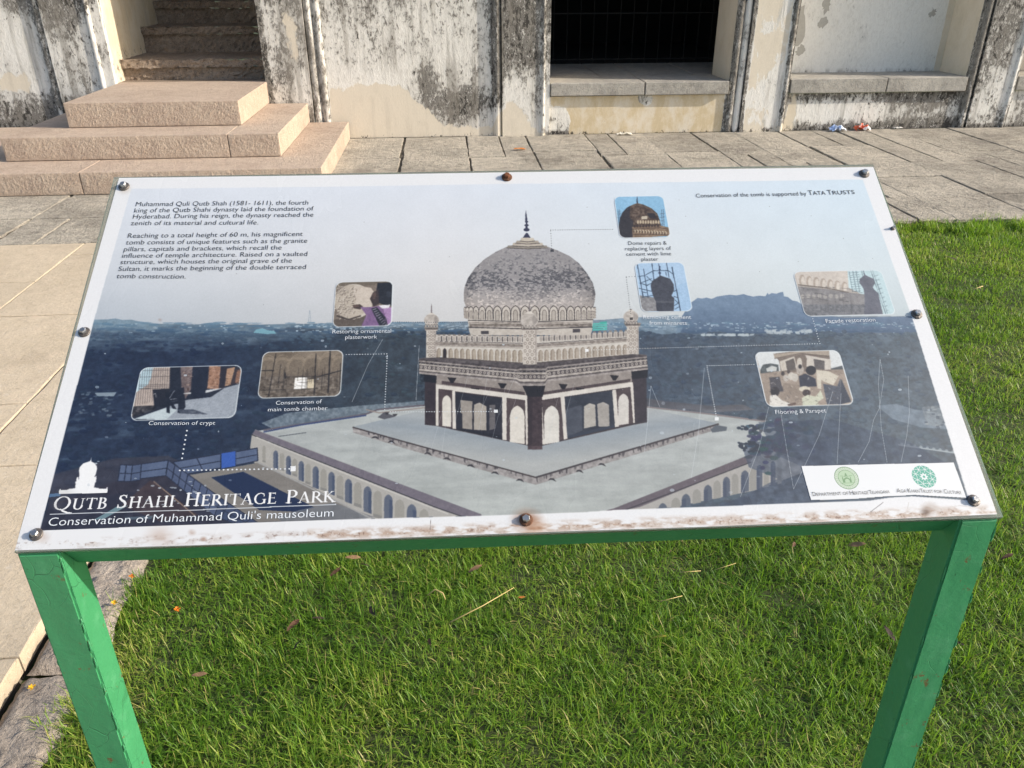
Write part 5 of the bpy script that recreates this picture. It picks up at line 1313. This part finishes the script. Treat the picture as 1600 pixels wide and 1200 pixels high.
# --- wear of the margins: dirt along the lower edge, rust round bolts, creases
e1 = fbm((26, 10), 77, 4); e2 = fbm(5, 88, 2)
edge = (PYY-(861.5-(PX-22)*.0352))            # distance below the lower edge, px
dirt = np.clip(1-np.abs(edge+9)/11, 0, 1)*np.clip((e1-.42)*5, 0, 1)*((PX > 120))
dirt = dirt*np.where((PX > 500) & (PX < 1010), 1.0, np.where(PX > 1010, .75, .55))
IMG = IMG*(1-.42*dirt[..., None])+np.array([128, 92, 70], np.float32)*(.42*dirt[..., None])
soft = np.clip(1-np.abs(edge+8)/14, 0, 1)*np.clip((e1-.30)*3, 0, 1)*(PX > 480)
IMG = IMG*(1-.46*soft[..., None])+np.array([186, 152, 122], np.float32)*(.46*soft[..., None])
flk = (np.clip(1-np.abs(edge+9)/9, 0, 1)*np.clip((e2-.60)*9, 0, 1)*np.clip((e1-.45)*6, 0, 1))[..., None]
IMG = IMG*(1-flk*.45)+np.array([86, 56, 40], np.float32)*flk*.45
flk = (np.clip(1-np.abs(edge+8)/9, 0, 1)*np.clip((e2-.63)*12, 0, 1)[::-1, ::-1]*np.clip((e1-.45)*6, 0, 1))[..., None]
IMG = IMG*(1-flk*.7)+np.array([232, 228, 222], np.float32)*flk*.7
def rust(cx, cy, r, amt, c=(128, 74, 40)):
    d = np.hypot((PX-cx), (PYY-cy)*1.25)/r
    m_ = (np.clip(1.25-d, 0, 1)**1.5*amt*np.clip(.4+e1*1.2, 0, 1))[..., None]
    global IMG
    IMG = IMG*(1-m_)+np.array(c, np.float32)*m_
rust(823, 814, 26, .75); rust(838, 825, 24, .5, (190, 140, 100)); rust(66, 840, 14, .2); rust(1452, 797, 16, .6, (120, 84, 54)); rust(1446, 800, 9, .6, (70, 48, 34)); rust(250, 838, 26, .3, (170, 130, 104)); rust(194, 295, 12, .25, (140, 110, 80)); rust(300, 832, 7, .4); rust(318, 842, 6, .5)
rust(100, 770, 20, .18, (120, 116, 112)); rust(90, 790, 12, .25, (110, 106, 104)); rust(250, 500, 4, .3)
stroke([(1462, 795), (1500, 790), (1545, 797)], 1.0, (206, 202, 196), .6); stroke([(1360, 800), (1380, 785)], 1.4, (90, 88, 86), .5); stroke([(1418, 795), (1420, 785)], 1.0, (196, 190, 182), .7); stroke([(673, 812), (672, 828)], .9, (120, 112, 106), .8)
# observed print colours, painted haze included -> reflectance of the paper
LIN = np.clip(IMG, 0, 255)/255
LIN = np.where(LIN <= .04045, LIN/12.92, ((LIN+.055)/1.055)**2.4)*PRINT_GAIN
img = bpy.data.images.new('print_picture', TW, TH, float_buffer=True, is_data=True)
img.colorspace_settings.name = 'Non-Color'
buf = np.ones((TH, TW, 4), np.float32); buf[..., :3] = LIN
img.pixels.foreach_set(buf.ravel()); img.update()
try: img.pack()
except Exception: pass

def m_print():
    t = NT('printed_vinyl')
    nd = t.n('ShaderNodeTexImage', image=img, extension='EXTEND')
    uvn = t.n('ShaderNodeUVMap', uv_map='uv')
    t.set(nd.inputs[0], uvn.outputs[0])
    wv = t.noise(6, 2, .5); fine = t.noise(220, 3, .6)
    sc1 = t.noise(3, 5, .6, (1, .4, .4))
    nm = t.bump(t.math('ADD', wv, t.math('MULTIPLY', fine, .01)), .05, .02)
    t.fin(nd.outputs[0], .55, nm)
    t.b.inputs['Coat Weight'].default_value = .8
    t.set(t.b.inputs['Coat Roughness'], t.step(sc1, .35, .65, .22, .34))
    t.set(t.b.inputs['Coat Normal'], nm)
    return t.m
VINYL = m_print()
def add_uv(me, fn):
    lay = me.uv_layers.new(name='uv')
    co = np.empty(len(me.vertices)*3); me.vertices.foreach_get('co', co); co = co.reshape(-1, 3)
    li = np.empty(len(me.loops), int); me.loops.foreach_get('vertex_index', li)
    lay.data.foreach_set('uv', fn(co)[li].astype(np.float32).ravel())
BP = BASE[panel.name]
def panel_uv(co):
    d = co+BP-ORG
    return np.stack([d@UX/PW, d@UV/PH], 1)
def flat(name, outline, n, thick, mat, parent, label=None):
    """thin slab on the panel plane from an outline in panel metres"""
    s = MB()
    k = len(outline)
    o = np.array(outline)
    s.add(np.concatenate([pt(o[:, 0], o[:, 1], n), pt(o[:, 0], o[:, 1], n-thick)]), [tuple(range(k)), tuple(range(k, 2*k))[::-1]]+[(i, i+k, (i+1) % k+k, (i+1) % k) for i in range(k)])
    ob = s.build(name, mat, parent)
    add_uv(ob.data, panel_uv)
    return ob
# acrylic sheet, print, frame
def m_acrylic():
    t = NT('clear_acrylic_sheet')
    t.fin((.52, .54, .48), .2)
    t.b.inputs['Transmission Weight'].default_value = .72
    t.b.inputs['IOR'].default_value = 1.3
    return t.m
ACR = m_acrylic()
PANEL_T = .0052
sheet_out = [uv(22, 863), uv(1568, 808), uv(1364.5, 256.5), uv(178, 276.5)]
flat('acrylic_sheet', sheet_out, -.0004, PANEL_T, ACR, panel)
pr_out = [uv(23, 860), uv(300, 852), uv(560, 842.5), uv(830, 832), uv(1100, 823), uv(1380, 811.5), uv(1558, 803.5), uv(1364.5, 261), uv(1100, 264.5), uv(780, 269.5), uv(500, 274), uv(186, 278)]
vinyl = flat('printed_sheet', pr_out, 0.0, .0004, VINYL, panel)
for k_ in QUAD:
    u0, u1, v0, v1 = RECT[k_]; r = .010
    out = []
    for cx, cy, a0 in ((u1-r, v1-r, 0), (u0+r, v1-r, 90), (u0+r, v0+r, 180), (u1-r, v0+r, 270)):
        out += [(cx+r*math.cos(RAD(a0+q)), cy+r*math.sin(RAD(a0+q))) for q in (0, 18, 36, 54, 72, 90)]
    flat('inset_photo', out, .0004, .0003, VINYL, vinyl)
flat('sponsor_plate', [uv(*p) for p in PLATE], .0005, .0004, VINYL, vinyl)
INK = m_plain('dark_grey_ink', (.028, .030, .036), .5, var=.1)
WHITE_INK = m_plain('white_ink', (.62, .66, .70), .5, var=.04)
def lettering(name, lines, mat, bold=-.010, lift=.0006, shear=0.0):
    s = MB()
    for txt, pL, pR, cap in lines:
        cu_ = bpy.data.curves.new('lettering', 'FONT')
        cu_.body = txt; cu_.size = 1.0; cu_.offset = bold; cu_.resolution_u = 3; cu_.shear = shear
        ob = bpy.data.objects.new('lettering', cu_)
        me_ = bpy.data.meshes.new_from_object(ob)
        co = np.empty(len(me_.vertices)*3); me_.vertices.foreach_get('co', co); co = co.reshape(-1, 3)
        F = [tuple(p.vertices) for p in me_.polygons]
        bpy.data.objects.remove(ob); bpy.data.curves.remove(cu_); bpy.data.meshes.remove(me_)
        a, b = np.array(uv(*pL)), np.array(uv(*pR))
        d = b-a; ln = np.linalg.norm(d); d /= ln; nr = np.array([-d[1], d[0]])
        x0, x1 = co[:, 0].min(), co[:, 0].max()
        capm = abs(uv(pL[0], pL[1]-cap)[1]-a[1])
        q = a+np.outer((co[:, 0]-x0)*ln/(x1-x0), d)+np.outer(co[:, 1]*capm/.70, nr)
        s.add(pt(q[:, 0], q[:, 1], lift), F)
    return s.build(name, mat, vinyl)
lettering('paragraph_lettering', [
    ('Muhammad Quli Qutb Shah (1581- 1611), the fourth', (212, 322.6), (481.6, 320), 7), ('king of the Qutb Shahi dynasty laid the foundation of', (209.6, 332.4), (490, 329.2), 7), ('Hyderabad. During his reign, the dynasty reached the', (207.6, 342), (489.6, 338.8), 7), ('zenith of its material and cultural life.', (204.4, 352.2), (403.6, 351), 7),
    ('Reaching to a total height of 60 m, his magnificent', (199.4, 372), (473, 369), 7.2), ('tomb consists of unique features such as the granite', (196.6, 382.4), (480, 379.6), 7.2), ('pillars, capitals and brackets, which recall the', (193.4, 393), (440, 390.2), 7.2), ('influence of temple architecture. Raised on a vaulted', (190.6, 403.2), (480, 400.2), 7.2), ('structure, which houses the original grave of the', (188, 413), (456, 410.6), 7.2), ('Sultan, it marks the beginning of the double terraced', (185, 423.8), (478, 420.6), 7.3), ('tomb construction.', (182, 435), (290, 435.6), 7.3)], INK, -.008)
lettering('supporter_lettering', [('Conservation of the tomb is supported by', (1088, 308.9), (1260.5, 305.4), 6.0), ('T', (1264, 305.2), (1270.5, 305), 7.6), ('ATA', (1271, 305), (1290.5, 304.5), 6.0), ('T', (1294, 304.5), (1300.5, 304.3), 7.6), ('RUSTS', (1302, 304.3), (1336, 303.2), 6.0)], INK, -.004)
lettering('caption_lettering', [('Dome repairs &', (982, 383), (1042, 382.5), 5.8), ('replacing layers of', (977, 391.7), (1049, 390.7), 5.8), ('cement with lime', (979, 400), (1049, 399.2), 5.8), ('plaster', (1002.5, 408), (1029, 407.7), 5.8)], INK, -.008)
lettering('caption_lettering', [('Removing cement', (1005, 498.4), (1080, 498.6), 6)], WHITE_INK); lettering('caption_lettering', [('from minarets', (1015, 507.5), (1073, 507.8), 6)], WHITE_INK)
lettering('caption_lettering', [('Restoring ornamental', (519.5, 521.4), (611, 520), 6.2), ('plasterwork', (539.5, 530.2), (589, 529.2), 6.2)], WHITE_INK)
lettering('caption_lettering', [('Conservation of', (431, 632.8), (502.7, 630.5), 6.2), ('main tomb chamber', (418.7, 643.2), (511.7, 640.8), 6.2)], WHITE_INK)
lettering('caption_lettering', [('Conservation of crypt', (232, 664.4), (336, 664), 6.2)], WHITE_INK)
lettering('caption_lettering', [('Facade restoration', (1291, 505), (1368, 502.5), 6.2)], WHITE_INK); lettering('caption_lettering', [('Flooring & Parapet', (1212, 647.3), (1291, 644.6), 6.6)], WHITE_INK)
lettering('subtitle_lettering', [("Conservation of Muhammad Quli's mausoleum", (75, 822), (521, 807.2), 13)], WHITE_INK, -.008)
lettering('sponsor_lettering', [('D', (1270, 775.6), (1275.2, 775.5), 6.6), ('EPARTMENT OF', (1276, 775.4), (1325.5, 773.6), 5), ('H', (1328, 773.6), (1333.6, 773.4), 6.6), ('ERITAGE', (1334.4, 773.4), (1357, 772.6), 5), ('T', (1358.5, 772.6), (1362.5, 772.4), 6.6), ('ELANGANA', (1363, 772.4), (1390, 771), 5),
    ('A', (1401.5, 770), (1407, 770), 6.6), ('GA', (1407.6, 770), (1416, 770), 5), ('K', (1418.5, 770), (1423.5, 770), 6.6), ('HAN', (1424.3, 770), (1436.5, 770.2), 5), ('T', (1438, 770.3), (1442.5, 770.4), 6.6), ('RUST FOR', (1443.2, 770.4), (1472, 771), 5), ('C', (1475, 771.2), (1480, 771.3), 6.6), ('ULTURE', (1480.6, 771.4), (1502, 772.6), 5)], INK, -.010, .0012)
# green frame: rails square to the panel, posts upright
def obox(u0, u1, v0, v1, n0, n1, name, parent, bev=.0025):
    bm = bmesh.new(); bmesh.ops.create_cube(bm, size=1)
    for v in bm.verts:
        p = pt((u0+u1)/2+v.co.x*(u1-u0), (v0+v1)/2+v.co.y*(v1-v0), (n0+n1)/2+v.co.z*(n1-n0)); v.co = p
    bmesh.ops.bevel(bm, geom=bm.edges[:], offset=bev, segments=2, affect='EDGES')
    s = MB(); s.bm(bm)
    return s.build(name, GREEN, parent)
NB = -PANEL_T-.0006
obox(.0505, PW-.0505, .0015, .0515, NB-.05, NB, 'frame_rail', panel)
obox(.002, PW-.002, PH-.052, PH-.004, NB-.05, NB, 'frame_rail', panel)
obox(.002, .050, .062, PH-.053, NB-.05, NB, 'frame_rail', panel)
obox(PW-.050, PW-.002, .062, PH-.053, NB-.05, NB, 'frame_rail', panel)
def post(u0):
    bm = bmesh.new(); bmesh.ops.create_cube(bm, size=1)
    o = ORG.copy()
    for v in bm.verts:
        p = o+UX*(u0+(v.co.x+.5)*.05)+UB*(.0012+(v.co.y+.5)*.05)
        p[2] = -.3
        if v.co.z > 0:
            p[2] = (np.dot(ORG+UN*NB, UN)-p[0]*UN[0]-p[1]*UN[1])/UN[2]
        v.co = p
    bmesh.ops.bevel(bm, geom=bm.edges[:], offset=.003, segments=2, affect='EDGES')
    bmesh.ops.subdivide_edges(bm, edges=[e for e in bm.edges if e.calc_length() > .5], cuts=40)
    s = MB(); s.bm(bm)
    for x_u, y_b, n_ in ((u0+.0495, .002, 26), (u0+.0014, .003, 5)):      # runs of thick paint and weld spatter along the near edges
        for i in range(n_):
            z = random.uniform(.3, .87); p = o+UX*x_u+UB*y_b; p[2] = z
            bd = bmesh.new(); bmesh.ops.create_icosphere(bd, subdivisions=1, radius=1)
            a, b = random.uniform(.0007, .0017), random.uniform(.003, .013)
            for v in bd.verts: v.co = Vector(p)+Vector((v.co.x*a, v.co.y*a, v.co.z*b))
            s.bm(bd)
    return s.build('post', GREEN, panel)
post(.0008); post(PW-.0525)
# bolts: washer, hexagonal head
def bolt_parts(r):
    w_ = MB(); k = 20
    prof = [(r, 0.0), (r, .0012), (r*.92, .0020), (r*.62, .0026), (r*.60, .0026)]
    V = [(q*math.cos(2*math.pi*i/k), q*math.sin(2*math.pi*i/k), z) for q, z in prof for i in range(k)]
    F = [(j*k+i, j*k+(i+1) % k, (j+1)*k+(i+1) % k, (j+1)*k+i) for j in range(len(prof)-1) for i in range(k)]
    w_.add(V, F+[tuple((len(prof)-1)*k+i for i in range(k))])
    h = MB(); k = 6
    prof = [(r*.60, .0024), (r*.60, .0062), (r*.46, .0074)]
    V = [(q*math.cos(2*math.pi*i/k), q*math.sin(2*math.pi*i/k), z) for q, z in prof for i in range(k)]
    F = [(j*k+i, j*k+(i+1) % k, (j+1)*k+(i+1) % k, (j+1)*k+i) for j in range(2) for i in range(k)]
    h.add(V, F+[tuple(12+i for i in range(k))])
    return w_, h
w_, h_ = bolt_parts(.0080)
me_w, me_h = w_.mesh('washer', WASHER), h_.mesh('bolt', STEEL)
w2, h2 = bolt_parts(.0080)
me_wr, me_hr = w2.mesh('washer', m_plain('rusty_washer', (.12, .055, .03), .85, .2, .6, 160, .6)), h2.mesh('bolt', RUST)
PR = Matrix(((UX[0], UV[0], UN[0]), (UX[1], UV[1], UN[1]), (UX[2], UV[2], UN[2])))
for i, (px, py, rusty, s_) in enumerate(((194, 292, 0, 1.05), (792, 277.5, 1, 1.05), (1350, 272, 0, 1.05), (132, 519.5, 0, 1.0), (1432, 491.5, 0, 1.0), (57, 835.5, 0, 1.0), (822, 812.5, 2, 1.05), (1521, 782.5, 0, 1.0), (1394.5, 357.5, 3, .42))):
    u, v = uv(px, py)
    p = pt(u, v, .0003)
    b = link('bolt', me_hr if rusty in (1,) else me_h, panel)
    b.location = Vector(p)-Vector(BP)
    b.rotation_euler = (PR @ Matrix.Rotation(random.uniform(0, 1), 3, 'Z')).to_euler()
    b.scale = (s_, s_, s_*(2.2 if rusty == 3 else 1))
    if rusty in (1, 2): b['label'] = 'rust-covered bolt on the top margin of the print' if rusty == 1 else 'bolt in a rust stain at the middle of the lower margin'
    if rusty == 3: b['label'] = 'small screw on the right margin of the print'
    ww = link('washer', me_wr if rusty in (1, 2) else me_w, b)

# ================================================================== fallen leaves, petals and litter
LEAF = {'brown': m_plain('dry_brown_leaf', (.10, .045, .022), .7, var=.5, scale=60, bump=.4), 'tan': m_plain('dry_tan_leaf', (.26, .15, .075), .7, var=.4, scale=60, bump=.4),
        'dark': m_plain('dark_rotted_leaf', (.035, .020, .014), .7, var=.5, scale=60, bump=.4), 'yellow': m_plain('yellow_leaf', (.38, .34, .04), .6, var=.3, scale=60), 'orange': m_plain('orange_leaf', (.50, .17, .03), .6, var=.3, scale=60)}
def leaf_mesh(mat, curl=.5):
    s = MB(); nl, nw = 9, 4
    V = []
    for j in range(nl):
        t = j/(nl-1); w = .5*math.sin(math.pi*min(1, t*.96+.03))**.8*.30
        for i in range(nw+1):
            q = (i/nw-.5)*2
            V.append((t-.5, q*w, curl*.35*abs(q)*w+.10*math.sin(t*3.0)*curl+.02*math.sin(9*t+q)))
    w_ = nw+1
    s.add(V, [(j*w_+i, j*w_+i+1, (j+1)*w_+i+1, (j+1)*w_+i) for j in range(nl-1) for i in range(nw)])
    return s.mesh('fallen_leaf', mat, smooth=True)
LM = {k: [leaf_mesh(m, c) for c in (.4, .9)] for k, m in LEAF.items()}
for i, (px, py, kind, ln, ang, lab) in enumerate((
    (583, 956, 'dark', .055, -62, 'dark brown fallen leaf in the grass, left of the middle bolt and standing steeply'),
    (459, 977, 'brown', .050, 62, 'brown folded leaf in the grass, left of a darker curled leaf'),
    (498, 966, 'dark', .035, 20, 'small dark curled leaf in the grass just right of a brown folded leaf'),
    (466, 1008, 'dark', .040, 80, 'dark leaf sunk in the grass below the brown folded leaf'),
    (524, 894, 'brown', .045, 50, 'brown leaf in the grass just below the green rail, left of a rotted dark leaf'),
    (568, 884, 'dark', .040, -20, 'rotted dark leaf in the grass close below the green rail'),
    (552, 871, 'tan', .045, 5, 'reddish leaf half hidden under the lower edge of the green rail'),
    (743, 889, 'tan', .045, 18, 'tan leaf in the grass below the rail, above the straw stalk'),
    (815, 933, 'orange', .020, 0, 'tiny orange leaf in the grass beside the tip of the straw stalk'),
    (1030, 997, 'yellow', .045, -14, 'yellow leaf lying in the grass between the two posts'),
    (1390, 990, 'dark', .050, -80, 'dark upright leaf in the grass left of the right post'),
    (1499, 1006, 'dark', .030, -60, 'dark small leaf in the grass right of the right post'),
    (1338, 851, 'tan', .055, -20, 'tan leaf in the grass under the right end of the rail'),
    (1240, 851, 'brown', .032, 60, 'short brown leaf in the grass under the rail, left of a tan leaf'),
    (312, 1054, 'tan', .040, 3, 'flat tan leaf in the grass right of the left post'),
    (672, 1003, 'brown', .030, -75, 'thin brown leaf in the grass below the lower end of the straw stalk'),
    (1487, 404, 'dark', .070, -25, 'dark leaf on the lawn near its far edge, right of the panel'),
    (1574, 870, 'brown', .040, 10, 'brown leaf on the lawn right of the panel corner'))):
    p = ground(px, py, -.012)
    o = link('fallen_leaf', LM[kind][i % 2])
    o.location = p
    o.scale = (ln, ln, ln)
    o.rotation_euler = (RAD(random.uniform(-35, 35)), RAD(random.uniform(-25, 25)), RAD(ang)-YAW)
    tag(o, lab, 'leaf', 'fallen leaves on the lawn')
STRAW = m_plain('dry_straw', (.52, .40, .16), .6, var=.25)
def stalk(pts, r, lab):
    s = MB(); s.tube(pts, r, 6); b = pts[0]
    tag(s.build('straw_stalk', STRAW, base=tuple(b), smooth=True), lab, 'straw', 'dry straw on the lawn')
stalk([ground(704, 972, -.01), ground(755, 946, .004), ground(803, 918, .0)], [.0018, .0016, .0010], 'long straight yellow straw stalk lying across the grass')
stalk([ground(668, 930, -.005), ground(680, 921, .004), ground(692, 927, .004), ground(696, 937, -.01)], [.0012, .0022, .0022, .0012], 'curled dry grass head above the straight straw stalk')
stalk([ground(1062, 894, .0), ground(1095, 892, .0)], .0010, 'short pale straw lying under the rail right of the panel middle')
stalk([ground(1118, 890, .0), ground(1150, 880, .004)], .0008, 'thin bent straw right of the short pale straw')
stalk([ground(1030, 940, .0), ground(1066, 931, .006)], .0010, 'pale straw in the grass above the yellow leaf')
stalk([ground(1520, 452, .0), ground(1536, 447, .01)], .0022, 'pale straw on the sunlit lawn right of the panel')
FLW = {'yellow': m_plain('yellow_petal', (.75, .42, .01), .6, var=.15), 'orange': m_plain('orange_petal', (.70, .20, .01), .6, var=.2)}
def flower_mesh(mat):
    s = MB()
    for k in range(9):
        a = 2*math.pi*k/9+random.uniform(-.2, .2); e = random.uniform(.1, 1.0)
        d = np.array([math.cos(a)*math.cos(e), math.sin(a)*math.cos(e), math.sin(e)]); sd = np.array([-math.sin(a), math.cos(a), 0])
        s.add([d*.1-sd*.08, d*.1+sd*.08, d*.7+sd*.22, d*1.0, d*.7-sd*.22], [(0, 1, 2, 3, 4)])
    bm = bmesh.new(); bmesh.ops.create_icosphere(bm, subdivisions=1, radius=.3)
    s.bm(bm)
    return s.mesh('fallen_flower', mat)
for px, py, k, z, lab in ((179, 943, 'yellow', -.012, 'yellow fallen flower on the kerb edge right of the left post'), (206, 902, 'orange', -.006, 'amber fallen flower beside the grass just under the left end of the rail'), (50, 1075, 'yellow', -.014, 'yellow fallen flower on the rough kerb left of the left post'), (277, 953, 'orange', .0, 'orange fallen flower in the grass right of the left post')):
    o = link('fallen_flower', flower_mesh(FLW[k])); o.location = ground(px, py, z); o.scale = (.0105,)*3
    tag(o, lab, 'flower', 'fallen flowers by the left post')
def crumple(w, d, h, seed):
    r = np.random.default_rng(seed); s = MB()
    def fn(V):
        V = V.copy(); n = len(V)
        V[:, 2] = r.random(n)*h*(1-np.abs(V[:, 0]/w*1.6)**2)+.003; V[:, :2] += r.normal(0, .10, (n, 2))*min(w, d)*.5; return V
    s.grid((-w/2, -d/2, 0), (w, 0, 0), (0, d, 0), 7, 5, fn)
    return s
def wrapper(px, py, w, d, h, seed, mat, lab, name='wrapper'):
    b = ground(px, py)
    o = link(name, crumple(w, d, h, seed).mesh(name, mat)); o.location = b
    return tag(o, lab, 'litter')
def m_two(name, a, b_, sc_):
    t = NT(name); return t.fin(t.mix(t.step(t.noise(sc_, 2), .49, .52), a, b_), .4)
wrapper(1308, 205, .15, .09, .075, 3, m_two('blue_white_wrapper', (.40, .52, .78), (.75, .80, .88), 14), 'crumpled pale blue wrapper on the paving against the niche wall')
wrapper(1346, 204, .15, .09, .08, 5, m_two('red_white_wrapper', (.75, .14, .05), (.78, .74, .70), 16), 'crumpled red and white wrapper on the paving beside the blue one')
wrapper(976, 211, .16, .06, .03, 8, m_plain('white_paper', (.72, .68, .58), .8, var=.1), 'flattened white paper scrap on the paving below the doorway', 'paper_scrap')
wrapper(1403, 201, .10, .04, .02, 12, m_plain('pale_plastic', (.70, .66, .60), .6, var=.1), 'thin pale plastic scrap at the wall foot near the far right pilaster', 'plastic_scrap')
o = link('fallen_leaf', LM['orange'][0]); o.location = ground(813, 233, .008); o.scale = (.13, .16, .13); o.rotation_euler = (.1, .1, .3)
tag(o, 'reddish orange leaf on the granite paving in front of the wall', 'leaf')
